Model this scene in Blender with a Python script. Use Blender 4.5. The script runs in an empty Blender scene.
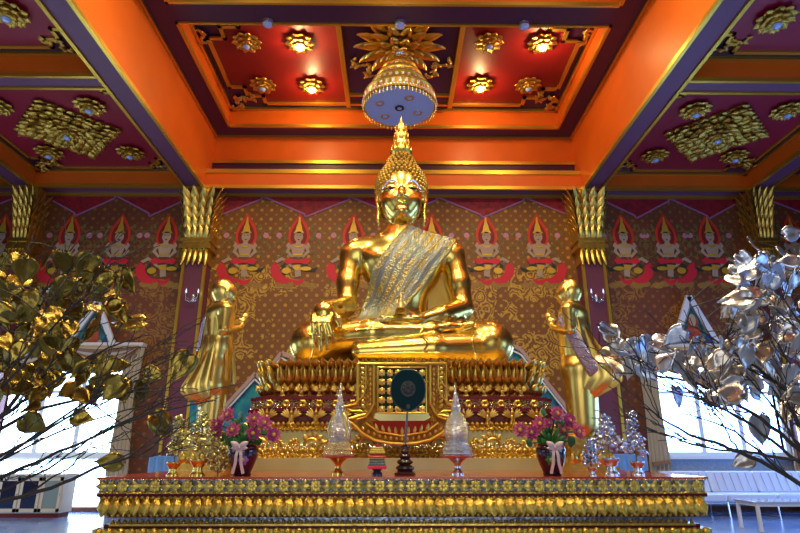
import bpy, math, random
import numpy as np
from mathutils import Vector, Matrix
from mathutils.bvhtree import BVHTree
random.seed(7)
PI = math.pi
C = bpy.context.scene.collection
CAMZ = 1.15
F = 571.0
PITCH = math.radians(17.94); YAW = math.radians(0.668)
# ------------------------------------------------------------------ camera and world points
cd = bpy.data.cameras.new('camera'); cam = bpy.data.objects.new('camera', cd); C.objects.link(cam)
cam.location = (0, 0, CAMZ); cam.rotation_euler = (PI/2 + PITCH, 0, -YAW)
cd.sensor_width = 36; cd.lens = F*36/800; cd.clip_end = 200; cd.clip_start = .05
bpy.context.scene.camera = cam
RM = cam.rotation_euler.to_matrix()
def ray(px, py): return RM @ Vector(((px-400)/F, (266.5-py)/F, -1))
def at(px, py, Y):
    d = ray(px, py); return Vector((0, 0, CAMZ)) + d*(Y/d.y)
def atz(px, py, z):
    d = ray(px, py); return Vector((0, 0, CAMZ)) + d*((z-CAMZ)/d.z)
# ------------------------------------------------------------------ materials
MATS = {}
def newmat(name):
    m = bpy.data.materials.new(name); m.use_nodes = True
    nt = m.node_tree; b = nt.nodes['Principled BSDF']; return m, nt, b
def mat(name, col=None, metal=0., rough=.5, bump=0., bscale=20., var=0., vscale=4., col2=None, kind='noise', coat=0., emit=None, es=0., alpha=None, trans=0., spec=None):
    if name in MATS: return MATS[name]
    m, nt, b = newmat(name)
    b.inputs['Base Color'].default_value = (*col, 1); b.inputs['Metallic'].default_value = metal
    b.inputs['Roughness'].default_value = rough
    if coat: b.inputs['Coat Weight'].default_value = coat; b.inputs['Coat Roughness'].default_value = .08
    if spec is not None: b.inputs['Specular IOR Level'].default_value = spec
    if trans: b.inputs['Transmission Weight'].default_value = trans
    tc = nt.nodes.new('ShaderNodeTexCoord')
    if var or col2:
        n = nt.nodes.new('ShaderNodeTexNoise'); n.inputs['Scale'].default_value = vscale; n.inputs['Detail'].default_value = 4
        nt.links.new(tc.outputs['Object'], n.inputs['Vector'])
        mx = nt.nodes.new('ShaderNodeMix'); mx.data_type = 'RGBA'
        c2 = col2 or tuple(c*(1-var) for c in col)
        r = nt.nodes.new('ShaderNodeMapRange'); r.inputs[1].default_value = .35; r.inputs[2].default_value = .65
        nt.links.new(n.outputs['Fac'], r.inputs[0]); nt.links.new(r.outputs[0], mx.inputs[0])
        mx.inputs[6].default_value = (*col, 1); mx.inputs[7].default_value = (*c2, 1)
        nt.links.new(mx.outputs[2], b.inputs['Base Color'])
    if bump:
        if kind == 'voronoi':
            n = nt.nodes.new('ShaderNodeTexVoronoi'); n.inputs['Scale'].default_value = bscale; o = n.outputs['Distance']
        else:
            n = nt.nodes.new('ShaderNodeTexNoise'); n.inputs['Scale'].default_value = bscale; n.inputs['Detail'].default_value = 5; o = n.outputs['Fac']
        nt.links.new(tc.outputs['Object'], n.inputs['Vector'])
        bp = nt.nodes.new('ShaderNodeBump'); bp.inputs['Strength'].default_value = bump; bp.inputs['Distance'].default_value = .02
        nt.links.new(o, bp.inputs['Height']); nt.links.new(bp.outputs[0], b.inputs['Normal'])
    if emit: b.inputs['Emission Color'].default_value = (*emit, 1); b.inputs['Emission Strength'].default_value = es
    MATS[name] = m; return m
GOLD = mat('polished_gold', (.84, .61, .14), 1, .25, .06, 2.0)
GOLD_S = mat('statue_gold_matte', (.88, .62, .15), 1, .3, .08, 10)
GOLDC = mat('carved_gold', (.80, .52, .09), 1, .36, .75, 26, var=.35, vscale=9)
GOLDB = mat('carved_gold_beads', (.85, .52, .08), 1, .3, .9, 60, kind='voronoi', var=.3, vscale=14)
GOLDT = mat('gilded_trim', (.72, .46, .06), .85, .34, .1, 30)
GOLDL = mat('gilded_leaf', (.84, .60, .13), 1, .30, .25, 30, var=.2, vscale=12)
GOLDP = mat('gold_paint', (.62, .38, .03), .3, .45)
SILV = mat('silver_foil', (.72, .76, .82), 1, .22, .25, 30)
SILVB = mat('silver_beads', (.7, .76, .85), 1, .22, .9, 70, kind='voronoi')
ORANGE = mat('orange_plaster', (.76, .135, .006), 0, .42, .04, 40, var=.08, vscale=2)
PURP = mat('purple_plaster', (.16, .05, .11), 0, .5, .03, 40)
DPURP = mat('dark_purple_plaster', (.055, .012, .045), 0, .4, .03, 40)
REDC = mat('ceiling_red', (.24, .007, .006), 0, .45, .03, 30, var=.1, vscale=2)
CRIM = mat('ceiling_crimson', (.30, .006, .03), 0, .45, .03, 30)
MAROON = mat('maroon_lacquer', (.13, .004, .005), 0, .42, spec=.3)
COLM = mat('column_mauve', (.16, .035, .06), 0, .5, .03, 30, var=.12, vscale=3)
REDL = mat('red_lacquer', (.42, .05, .015), 0, .22, coat=.6)
CREAM = mat('cream_stone', (.52, .49, .20), 0, .3, .05, 12, var=.15, vscale=3)
WHITE = mat('white_paint', (.75, .77, .8), 0, .4)
FIG = mat('mural_skin', (.42, .30, .20), 0, .7)
FIGR = mat('mural_vermilion', (.62, .035, .012), 0, .6)
FIGD = mat('mural_dark_red', (.20, .010, .008), 0, .6)
FIGC = mat('mural_crimson', (.62, .015, .03), 0, .6)
FIGG = mat('mural_ochre', (.38, .20, .03), 0, .6, var=.3, vscale=30)
FIGO = mat('mural_olive', (.17, .13, .03), 0, .6)
FIGP = mat('mural_pink', (.55, .22, .28), 0, .6)
FIGK = mat('mural_black', (.02, .03, .02), 0, .6)
FIGGR = mat('mural_green', (.01, .2, .04), 0, .6)
LILAC = mat('mural_lilac', (.36, .14, .28), 0, .6)
DARK = mat('dark_fabric_teal', (.001, .022, .027), 0, .8, .1, 60, spec=.15)
DARKI = mat('dark_fabric_emblem', (.010, .010, .012), 0, .4, .2, 60)
WOODK = mat('dark_turned_wood', (.03, .014, .012), 0, .25, coat=.4)
BARK = mat('bark', (.05, .035, .028), 0, .65, .5, 60, var=.3, vscale=30)
GLASSB = mat('glass_bulb', (.6, .7, .9), 0, .05, emit=None)
# ------------------------------------------------------------------ mesh builder
class MB:
    def __init__(s): s.v = []; s.f = []; s.mi = []; s.cur = 0
    def add(s, v, f):
        n = len(s.v); s.v += [tuple(p) for p in v]; s.f += [tuple(n+i for i in q) for q in f]; s.mi += [s.cur]*len(f); return s
    def box(s, x0, x1, y0, y1, z0, z1):
        v = [(x, y, z) for z in (z0, z1) for y in (y0, y1) for x in (x0, x1)]
        return s.add(v, [(0,2,3,1),(4,5,7,6),(0,1,5,4),(2,6,7,3),(0,4,6,2),(1,3,7,5)])
    def bar(s, a, b, w, h=None, up=(0,0,1)):
        a = Vector(a); b = Vector(b); h = h or w; d = (b-a).normalized(); u = Vector(up)
        if abs(d.dot(u)) > .98: u = Vector((0,1,0))
        r = d.cross(u).normalized(); u = r.cross(d).normalized()
        v = [p + r*(sx*w/2) + u*(sz*h/2) for p in (a, b) for sz in (-1, 1) for sx in (-1, 1)]
        return s.add(v, [(0,1,3,2),(4,6,7,5),(0,4,5,1),(2,3,7,6),(0,2,6,4),(1,5,7,3)])
    def tube(s, pts, rad, n=8, cap=True):
        pts = [Vector(p) for p in pts]
        if not isinstance(rad, (list, tuple)): rad = [rad]*len(pts)
        V = []; Fc = []; prev = None
        for i, p in enumerate(pts):
            d = (pts[min(i+1, len(pts)-1)] - pts[max(i-1, 0)]).normalized()
            if prev is None:
                u = Vector((0,0,1)) if abs(d.z) < .9 else Vector((1,0,0))
                r = d.cross(u).normalized()
            else: r = (prev - d*prev.dot(d)).normalized()
            prev = r; u = d.cross(r)
            for k in range(n):
                a = 2*PI*k/n; V.append(p + (r*math.cos(a) + u*math.sin(a))*rad[i])
        for i in range(len(pts)-1):
            for k in range(n):
                a = i*n+k; b = i*n+(k+1) % n; Fc.append((a, b, b+n, a+n))
        if cap: Fc.append(tuple(range(n))[::-1]); Fc.append(tuple(range((len(pts)-1)*n, len(pts)*n)))
        return s.add(V, Fc)
    def lathe(s, prof, n=24, c=(0,0,0), sq=None, axis=None, ph=0):
        # prof: (r, z) bottom to top
        V = []; Fc = []
        for r, z in prof:
            for k in range(n):
                a = 2*PI*k/n + ph; V.append((c[0]+r*math.cos(a), c[1]+r*math.sin(a), c[2]+z))
        m = len(prof)
        for i in range(m-1):
            for k in range(n):
                a = i*n+k; b = i*n+(k+1) % n; Fc.append((a, b, b+n, a+n))
        Fc.append(tuple(range(n))[::-1]); Fc.append(tuple(range((m-1)*n, m*n)))
        return s.add(V, Fc)
    def ell(s, c, r, n=12, m=8, M=None):
        V = []; Fc = []
        for i in range(m+1):
            t = PI*i/m
            for k in range(n):
                a = 2*PI*k/n
                p = Vector((r[0]*math.sin(t)*math.cos(a), r[1]*math.sin(t)*math.sin(a), -r[2]*math.cos(t)))
                if M: p = M @ p
                V.append(Vector(c)+p)
        for i in range(m):
            for k in range(n):
                a = i*n+k; b = i*n+(k+1) % n
                Fc.append((a, b, b+n, a+n))
        return s.add(V, Fc)
    def prism(s, poly, fn0, fn1):
        # poly 2D -> fn0/fn1 map to the two faces
        n = len(poly); V = [fn0(*p) for p in poly] + [fn1(*p) for p in poly]
        return s.add(V, [tuple(range(n)), tuple(range(n, 2*n))[::-1]] + [(i, i+n, (i+1) % n+n, (i+1) % n) for i in range(n)])
    def plate(s, poly, y0, y1):      # polygon in x,z with thickness along y
        return s.prism(poly, lambda x, z: (x, y0, z), lambda x, z: (x, y1, z))
    def slab(s, poly, z0, z1):
        return s.prism(poly, lambda x, y: (x, y, z0), lambda x, y: (x, y, z1))
    def leafp(s, base, tip, w, bulge, up, curl=0.):
        # pointed convex petal from base to tip, width w, bulging towards up
        base = Vector(base); tip = Vector(tip); up = Vector(up).normalized(); d = tip-base
        r = d.cross(up).normalized(); V = []; T = (0, .25, .5, .75, .92, 1.)
        W = (.55, .9, 1., .72, .32, .02)
        for t, ww in zip(T, W):
            p = base + d*t + up*(bulge*math.sin(PI*min(t, .85)/.85)*.9 + curl*t*t)
            for sx in (-1, -.5, 0, .5, 1):
                V.append(p + r*(sx*ww*w/2) + up*(bulge*.55*(1-sx*sx)))
        Fc = []
        for i in range(5):
            for k in range(4):
                a = i*5+k; Fc.append((a, a+1, a+6, a+5))
        n = len(V)
        V2 = [Vector(v) - up*(.25*abs(bulge)+.002) for v in V]
        Fb = [tuple(reversed([q+n for q in f])) for f in Fc]
        rim = [0,1,2,3,4,9,14,19,24,29,28,27,26,25,20,15,10,5]
        Fr = [(rim[i], rim[i]+n, rim[(i+1) % len(rim)]+n, rim[(i+1) % len(rim)]) for i in range(len(rim))]
        return s.add(V+V2, Fc+Fb+Fr)
    def xf(s, M):
        s.v = [tuple(M @ Vector(p)) for p in s.v]; return s
    def join(s, o, M=None):
        return s.add([M @ Vector(p) for p in o.v] if M else o.v, o.f)
    def build(s, name, m, parent=None, smooth=True, angle=40, loc=None, bevel=0):
        me = bpy.data.meshes.new(name); me.from_pydata([tuple(p) for p in s.v], [], s.f)
        ms = m if isinstance(m, (list, tuple)) else [m]
        for q in ms: me.materials.append(q)
        if len(ms) > 1: me.polygons.foreach_set('material_index', s.mi)
        me.update()
        import bmesh
        b = bmesh.new(); b.from_mesh(me); bmesh.ops.recalc_face_normals(b, faces=b.faces); b.to_mesh(me); b.free()
        if smooth:
            me.polygons.foreach_set('use_smooth', [True]*len(me.polygons))
            me.set_sharp_from_angle(angle=math.radians(angle))
        o = bpy.data.objects.new(name, me); C.objects.link(o)
        if parent: o.parent = parent
        if loc: o.location = loc
        if bevel:
            bv = o.modifiers.new('bevel', 'BEVEL'); bv.width = bevel; bv.segments = 2; bv.limit_method = 'ANGLE'
        return o
def tag(o, label=None, cat=None, group=None, kind=None):
    if label: o['label'] = label
    if cat: o['category'] = cat
    if group: o['group'] = group
    if kind: o['kind'] = kind
    return o
def thing(name, label, cat, loc=(0,0,0), rz=0, group=None, sc=1):
    o = bpy.data.objects.new(name, None); C.objects.link(o); o.location = loc; o.rotation_euler = (0,0,rz)
    o.empty_display_size = .05
    if sc != 1: o.scale = (sc, sc, sc) if not isinstance(sc, tuple) else sc
    return tag(o, label, cat, group)
def struct(o): o['kind'] = 'structure'; return o
def dup(root, loc, rz=None, label=None, group=None, scale=None):
    r = root.copy(); C.objects.link(r); r.location = loc
    if rz is not None: r.rotation_euler = (0,0,rz)
    if label: r['label'] = label
    if group: r['group'] = group
    if scale: r.scale = scale
    for ch in list(root.children):
        c = ch.copy(); C.objects.link(c); c.parent = r
        for g in list(ch.children):
            d = g.copy(); C.objects.link(d); d.parent = c
    return r
# ------------------------------------------------------------------ implicit surfaces
class SDF:
    def __init__(s, lo, hi, h):
        s.lo = np.array(lo, float); s.h = h
        n = np.ceil((np.array(hi)-s.lo)/h).astype(int)+1; s.n = n
        s.ax = [s.lo[i]+h*np.arange(n[i]) for i in range(3)]
        s.F = np.full(tuple(n), 10., np.float32)
    def _sub(s, lo, hi, pad):
        sl = []
        for i in range(3):
            a = max(0, int((lo[i]-pad-s.lo[i])/s.h)); b = min(s.n[i], int((hi[i]+pad-s.lo[i])/s.h)+2)
            if b <= a: return None
            sl.append(slice(a, b))
        sl = tuple(sl)
        g = np.meshgrid(s.ax[0][sl[0]], s.ax[1][sl[1]], s.ax[2][sl[2]], indexing='ij')
        return sl, g
    def _mix(s, sl, d, k, op):
        A = s.F[sl]; d = d.astype(np.float32)
        if op == '+':
            h = np.clip(.5+.5*(A-d)/k, 0, 1); s.F[sl] = A*(1-h)+d*h-k*h*(1-h)
        else:
            d = -d; h = np.clip(.5-.5*(A-d)/k, 0, 1); s.F[sl] = A*(1-h)+d*h+k*h*(1-h)
    def cap(s, a, b, ra, rb=None, k=.05, op='+', sq=(1,1,1)):
        rb = ra if rb is None else rb; a = np.array(a, float); b = np.array(b, float); R = max(ra, rb)
        q = s._sub(np.minimum(a, b)-R/np.array(sq), np.maximum(a, b)+R/np.array(sq), k+2*s.h)
        if q is None: return s
        sl, (X, Y, Z) = q; sx, sy, sz = sq
        d = b-a; ds = d*np.array(sq); L = ds.dot(ds)+1e-12
        px = (X-a[0])*sx; py = (Y-a[1])*sy; pz = (Z-a[2])*sz
        t = np.clip((px*ds[0]+py*ds[1]+pz*ds[2])/L, 0, 1)
        dd = np.sqrt((px-ds[0]*t)**2+(py-ds[1]*t)**2+(pz-ds[2]*t)**2)-(ra+(rb-ra)*t)
        s._mix(sl, dd, k, op); return s
    def ell(s, c, r, k=.05, op='+', rot=None):
        c = np.array(c, float); r = np.array(r, float); R = r.max() if rot is not None else r
        q = s._sub(c-R, c+R, k+3*s.h)
        if q is None: return s
        sl, (X, Y, Z) = q; X = X-c[0]; Y = Y-c[1]; Z = Z-c[2]
        if rot is not None:
            M = np.array(Matrix.Rotation(rot[0], 3, rot[1]).transposed())
            X, Y, Z = (M[i,0]*X+M[i,1]*Y+M[i,2]*Z for i in range(3))
        k0 = np.sqrt((X/r[0])**2+(Y/r[1])**2+(Z/r[2])**2); k1 = np.sqrt((X/r[0]**2)**2+(Y/r[1]**2)**2+(Z/r[2]**2)**2)+1e-9
        s._mix(sl, np.where(k0 < 1e-3, -r.min(), k0*(k0-1)/k1), k, op); return s
    def chain(s, pts, rad, k=.04, sq=(1,1,1), op='+'):
        for i in range(len(pts)-1): s.cap(pts[i], pts[i+1], rad[i], rad[i+1], k, op, sq)
        return s
    def mesh(s):
        Fd = s.F; ins = Fd < 0; nx, ny, nz = Fd.shape
        cnt = np.zeros((nx-1, ny-1, nz-1), np.float32); P = np.zeros((3, nx-1, ny-1, nz-1), np.float32)
        def cs(o): return Fd[o[0]:nx-1+o[0], o[1]:ny-1+o[1], o[2]:nz-1+o[2]]
        for axx in range(3):
            for u in (0, 1):
                for w in (0, 1):
                    o = [0,0,0]; oth = [q for q in range(3) if q != axx]; o[oth[0]] = u; o[oth[1]] = w
                    o2 = list(o); o2[axx] = 1; A = cs(o); B = cs(o2); c = (A < 0) != (B < 0)
                    t = np.where(c, A/(A-B+np.where(c, 0, 1)), 0)
                    cnt += c
                    for q in range(3):
                        P[q] += np.where(c, t if q == axx else o[q], 0)
        act = cnt > 0; idx = -np.ones(act.shape, int); idx[act] = np.arange(act.sum())
        I = np.argwhere(act); V = np.stack([P[q][act]/cnt[act] for q in range(3)], 1)+I
        V = V*s.h+s.lo; Q = []
        def quads(cr, pos, A, B, Cc, D):
            e = np.argwhere(cr)
            if len(e) == 0: return
            f = np.stack([idx[tuple((e+o).T)] for o in (A, B, Cc, D)], 1)
            p = pos[cr]; f[~p] = f[~p][:, ::-1]; Q.append(f)
        c = ins[:-1,1:-1,1:-1] != ins[1:,1:-1,1:-1]; quads(c, ins[:-1,1:-1,1:-1], (0,0,0),(0,1,0),(0,1,1),(0,0,1))
        c = ins[1:-1,:-1,1:-1] != ins[1:-1,1:,1:-1]; quads(c, ~ins[1:-1,:-1,1:-1], (0,0,0),(1,0,0),(1,0,1),(0,0,1))
        c = ins[1:-1,1:-1,:-1] != ins[1:-1,1:-1,1:]; quads(c, ins[1:-1,1:-1,:-1], (0,0,0),(1,0,0),(1,1,0),(0,1,0))
        return V, np.concatenate(Q)
def mesh_from(name, parts, m, parent=None):
    V = []; Fq = []; n = 0
    for v, f in parts: V.append(v); Fq.append(f+n); n += len(v)
    V = np.concatenate(V); Fq = np.concatenate(Fq)
    me = bpy.data.meshes.new(name); me.from_pydata(V.tolist(), [], Fq.tolist()); me.materials.append(m)
    me.polygons.foreach_set('use_smooth', [True]*len(me.polygons)); me.update()
    o = bpy.data.objects.new(name, me); C.objects.link(o)
    if parent: o.parent = parent
    return o
def bvh(parts):
    V = []; Fq = []; n = 0
    for v, f in parts: V += [Vector(p) for p in v.tolist()]; Fq += (f+n).tolist(); n += len(v)
    return BVHTree.FromPolygons(V, Fq)
# ================================================================== THE ROOM
WY = 12.42; SOF = 6.95
def wallmat(name, base, gold, dark):
    m, nt, b = newmat(name); N = nt.nodes; L = nt.links
    b.inputs['Roughness'].default_value = .55
    g = N.new('ShaderNodeNewGeometry'); sp = N.new('ShaderNodeSeparateXYZ'); L.new(g.outputs['Position'], sp.inputs[0])
    def mth(op, a, bb=None, c=None):
        n = N.new('ShaderNodeMath'); n.operation = op
        for i, q in enumerate((a, bb, c)):
            if q is None: continue
            if isinstance(q, (int, float)): n.inputs[i].default_value = q
            else: L.new(q, n.inputs[i])
        return n.outputs[0]
    X, Z = sp.outputs[0], sp.outputs[2]
    def dots(s, r, off=0.):
        fx = mth('SUBTRACT', mth('FRACT', mth('ADD', mth('DIVIDE', X, s), 50+off)), .5)
        fz = mth('SUBTRACT', mth('FRACT', mth('ADD', mth('DIVIDE', Z, s), 50+off)), .5)
        d = mth('SQRT', mth('ADD', mth('MULTIPLY', fx, fx), mth('MULTIPLY', fz, fz)))
        return mth('LESS_THAN', d, r)
    d1 = mth('MAXIMUM', dots(.23, .17), mth('MULTIPLY', dots(.23, .12, .5), .6))
    nz = N.new('ShaderNodeTexNoise'); nz.inputs['Scale'].default_value = 1.5; nz.inputs['Detail'].default_value = 3; L.new(g.outputs['Position'], nz.inputs[0])
    vo = N.new('ShaderNodeTexVoronoi'); vo.inputs['Scale'].default_value = 3.4; L.new(g.outputs['Position'], vo.inputs[0])
    # cloud scrolls: rings inside voronoi cells
    n3 = N.new('ShaderNodeTexNoise'); n3.inputs['Scale'].default_value = 5; n3.inputs['Detail'].default_value = 3; L.new(g.outputs['Position'], n3.inputs[0])
    rg = mth('SINE', mth('ADD', mth('MULTIPLY', vo.outputs['Distance'], 30), mth('MULTIPLY', n3.outputs['Fac'], 22)))
    ring = mth('GREATER_THAN', rg, .1)
    band = mth('MULTIPLY', mth('GREATER_THAN', Z, 2.7), mth('LESS_THAN', Z, 5.15))
    cl = mth('MULTIPLY', mth('MULTIPLY', ring, band), mth('GREATER_THAN', nz.outputs['Fac'], .49))
    clb = mth('MULTIPLY', mth('MULTIPLY', band, mth('GREATER_THAN', nz.outputs['Fac'], .47)), mth('LESS_THAN', vo.outputs['Distance'], .24))
    fac = mth('MINIMUM', mth('ADD', mth('MULTIPLY', d1, .6), mth('ADD', mth('MULTIPLY', cl, .75), mth('MULTIPLY', clb, .25))), 1.)
    mx = N.new('ShaderNodeMix'); mx.data_type = 'RGBA'; L.new(fac, mx.inputs[0])
    n2 = N.new('ShaderNodeTexNoise'); n2.inputs['Scale'].default_value = .7; L.new(g.outputs['Position'], n2.inputs[0])
    mb = N.new('ShaderNodeMix'); mb.data_type = 'RGBA'; L.new(n2.outputs['Fac'], mb.inputs[0])
    mb.inputs[6].default_value = (*base, 1); mb.inputs[7].default_value = (*dark, 1)
    L.new(mb.outputs[2], mx.inputs[6]); mx.inputs[7].default_value = (*gold, 1); L.new(mx.outputs[2], b.inputs['Base Color'])
    return m
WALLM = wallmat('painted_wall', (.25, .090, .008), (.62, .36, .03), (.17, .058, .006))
WALLA = wallmat('painted_wall_aisle', (.19, .055, .018), (.34, .16, .02), (.13, .034, .014))  # same wall, its mauve-brown look under window light put into the colour
PLAIN = mat('plain_wall', (.14, .055, .03), 0, .6)
FLOORM = mat('floor_marble', (.20, .30, .60), 0, .18, .02, 6, var=.15, vscale=2)  # white floor, with the blue of the daylight put into its colour
# walls
wx = lambda px, py: at(px, py, WY).x
WIN = {}
# back wall with two window openings
wl0, wl1 = at(5, 400, WY).x, at(121, 400, WY).x
wr0, wr1 = at(657, 400, WY).x, at(775, 400, WY).x
wz0, wz1 = at(700, 452, WY).z, at(700, 362, WY).z
wzb = (.08, wz0)
w = MB(); w.box(-4.4, 4.4, WY, WY+.25, 0, 10); struct(w.build('wall_back', WALLM, smooth=False))
for k, (a, b, c, d) in enumerate(((-14, wl0, wl1, -4.4), (4.4, wr0, wr1, 14))):
    w = MB(); w.box(a, b, WY, WY+.25, 0, 7.6); w.box(c, d, WY, WY+.25, 0, 7.6); w.box(b, c, WY, WY+.25, wz1, 7.6); w.box(b, c, WY, WY+.25, 0, wzb[k])
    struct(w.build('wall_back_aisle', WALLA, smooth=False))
for nm, x0, x1 in (('wall_left', -10.7, -10.5), ('wall_right', 10.5, 10.7)):
    w = MB(); w.box(x0, x1, -7, WY+.25, 0, 7.6); struct(w.build(nm, PLAIN, smooth=False))
w = MB(); w.box(-14, 14, -7.2, -7, 0, 10); struct(w.build('wall_front', PLAIN, smooth=False))
w = MB(); w.box(-14.2, 14.2, -7.2, WY+.25, -.2, 0); struct(w.build('floor', FLOORM, smooth=False))
# ceiling beams: purple soffits with orange sides
soff = MB(); side = MB(); trim = MB(); T = .035
def hbeam(x0, x1, y0, y1, z0, z1, along, tr=True):
    soff.box(x0, x1, y0, y1, z0, z0+.03); side.box(x0+.0015, x1-.0015, y0+.0015, y1-.0015, z0+.03, z1)
for sx in (-1, 1):
    a, b = sorted((sx*4.37, sx*4.83)); hbeam(a, b, -7, 12.0, SOF, 10.2, 'y'); side.box(a, b, 12.0, WY-.002, 7.37, 10.2)
    for xe, s2 in ((sx*4.37, -sx), (sx*4.83, sx)):
        x0, x1 = sorted((xe+s2*.012, xe-s2*.05)); trim.box(x0, x1, -7, 12.0, SOF-.03, SOF+.045)
    a, b = sorted((sx*8.27, sx*8.73)); hbeam(a, b, -7, 12.0, SOF, 7.8, 'y')
    for xe, s2 in ((sx*8.27, -sx), (sx*8.73, sx)):
        x0, x1 = sorted((xe+s2*.012, xe-s2*.05)); trim.box(x0, x1, -7, 12.0, SOF-.03, SOF+.045)
    for y0, y1 in ((7.91, 8.26), (3.8, 4.15), (-.3, .05)):
        a, b = sorted((sx*4.83, sx*8.27)); hbeam(a, b, y0, y1, SOF, 7.4, 'x')
        trim.box(a, b, y0-.012, y0+.045, SOF-.03, SOF+.045); trim.box(a, b, y1-.045, y1+.012, SOF-.03, SOF+.045)
hbeam(-14, 14, 12.0, WY, SOF, 7.36, 'x')
trim.box(-14, 14, 11.985, 12.05, SOF-.03, SOF+.05); trim.box(-14, 14, WY-.07, WY-.001, SOF-.07, SOF)
trim.box(-4.37, 4.37, 11.975, 12.03, 7.30, 7.40)
struct(soff.build('ceiling_soffit', PURP, smooth=False)); struct(side.build('ceiling_beam', ORANGE, smooth=False))
# central coffers
ring = MB(); f3 = MB(); f2 = MB()
RZ = 8.50; PZ = 9.0
f2.box(-4.37, 4.37, 12.38, WY-.001, 7.36, RZ+.3)
oph = [(8.45, 11.94), (4.3, 8.0), (.2, 3.8), (-4, -.2)]
ring.box(-4.37, -3.94, -7, 12.38, RZ, RZ+.04); ring.box(3.94, 4.37, -7, 12.38, RZ, RZ+.04)
ys = [12.38] + [q for o in oph for q in (o[1], o[0])] + [-7]
for i in range(0, len(ys), 2): ring.box(-3.94, 3.94, ys[i+1], ys[i], RZ, RZ+.04)
trim.box(-4.37, 4.37, 12.32, 12.38, 7.74, 7.82)
dps = MB(); dps.box(-4.37, 4.37, 12.36, 12.385, 7.4, 7.745); struct(dps.build('trim_5', DPURP, smooth=False))
for sx in (-1, 1):
    a, b = sorted((sx*4.37, sx*4.31)); trim.box(a, b, -7, 12.38, RZ-.05, RZ)
trim.box(-4.31, 4.31, 12.32, 12.38, RZ-.05, RZ)
redp = MB(); zig = MB(); pan = MB()
def strip(path, wd, z0, z1, mb, closed=True):
    n = len(path)
    for i in range(n if closed else n-1):
        a = Vector((*path[i], (z0+z1)/2)); b = Vector((*path[(i+1) % n], (z0+z1)/2)); d = (b-a).normalized()*wd/2
        mb.bar(a-d, b+d, wd, z1-z0)
def notched(x0, x1, y0, y1, s1, s2, s3, s4):
    # two stepped notches per corner
    def cor(cx, cy, dx, dy, rev):
        p = [(cx, cy+dy*(s2+s4)), (cx+dx*s1, cy+dy*(s2+s4)), (cx+dx*s1, cy+dy*s4), (cx+dx*(s1+s3), cy+dy*s4), (cx+dx*(s1+s3), cy)]
        return p[::-1] if rev else p
    return cor(x0, y0, 1, 1, True)[::-1][::-1] + [] if False else cor(x0, y0, 1, 1, False) + cor(x1, y0, -1, 1, True) + cor(x1, y1, -1, -1, False) + cor(x0, y1, 1, -1, True)
for i, (y0, y1) in enumerate(oph):
    for a in ((-3.97, -3.94, y0, y1), (3.94, 3.97, y0, y1), (-3.97, 3.97, y1, y1+.03), (-3.97, 3.97, y0-.03, y0)): f3.box(*a, RZ+.04, PZ+.05)
    strip([(-3.915, y0+.025), (3.915, y0+.025), (3.915, y1-.025), (-3.915, y1-.025)], .05, RZ-.03, RZ+.045, trim)
    strip([(-3.90, y0+.04), (3.90, y0+.04), (3.90, y1-.04), (-3.90, y1-.04)], .06, PZ-.07, PZ, trim)
    pan.box(-3.97, 3.97, y0-.03, y1+.03, PZ, PZ+.1)
    path = notched(-3.70, 3.70, y0+.34, y1-.29, .33, .33, .35, .30)
    redp.slab(path, PZ-.03, PZ-.001); strip(path, .075, PZ-.075, PZ-.03, zig)
pan.box(-4.4, 4.4, -7, WY+.2, PZ+.1, PZ+.3)
struct(ring.build('ceiling_ring', DPURP, smooth=False)); struct(f3.build('ceiling_coffer', ORANGE, smooth=False)); struct(f2.build('ceiling_frieze', ORANGE, smooth=False))
struct(pan.build('ceiling', DPURP, smooth=False)); struct(redp.build('ceiling_panel', REDC, smooth=False))
# central sub-panel with bars
cx0 = at(349, 92, 11.2).x; cx1 = at(451, 92, 11.2).x
cx0, cx1 = atz(347, 92, PZ-.1).x, atz(452, 92, PZ-.1).x
sb = MB(); sb.box(cx0, cx1, 8.5, 11.55, PZ-.055, PZ-.031); struct(sb.build('ceiling_recess', DPURP, smooth=False))
for x in (cx0, cx1): zig.box(x-.05, x+.05, 8.6, 11.65, PZ-.16, PZ-.03)
zig.box(cx0, cx1, 11.2, 11.26, PZ-.12, PZ-.03)
# aisle panels
AZ = 7.35
ap = MB(); apan = MB()
for sx in (-1, 1):
    a, b = sorted((sx*4.83, sx*8.27)); apan.box(a, b, -7, 12.0, AZ, AZ+.2)
    a2, b2 = sorted((sx*8.73, sx*14)); apan.box(a2, b2, -7, 12.0, AZ, AZ+.2)
    for y0, y1 in ((8.26, 12.0), (4.15, 7.91), (.05, 3.8)):
        strip([(a+.04, y0+.04), (b-.04, y0+.04), (b-.04, y1-.04), (a+.04, y1-.04)], .08, AZ-.05, AZ, trim)
        path = notched(a+.22, b-.22, y0+.22, y1-.22, .22, .22, .22, .2)
        zig.v and strip(path, .06, AZ-.05, AZ, zig)
        ap.slab(path, AZ-.02, AZ-.001)
struct(apan.build('ceiling_aisle', DPURP, smooth=False)); struct(ap.build('ceiling_aisle_panel', CRIM, smooth=False))
struct(trim.build('trim_1', GOLDT, smooth=False)); struct(zig.build('trim_2', GOLDT, smooth=False))
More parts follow.
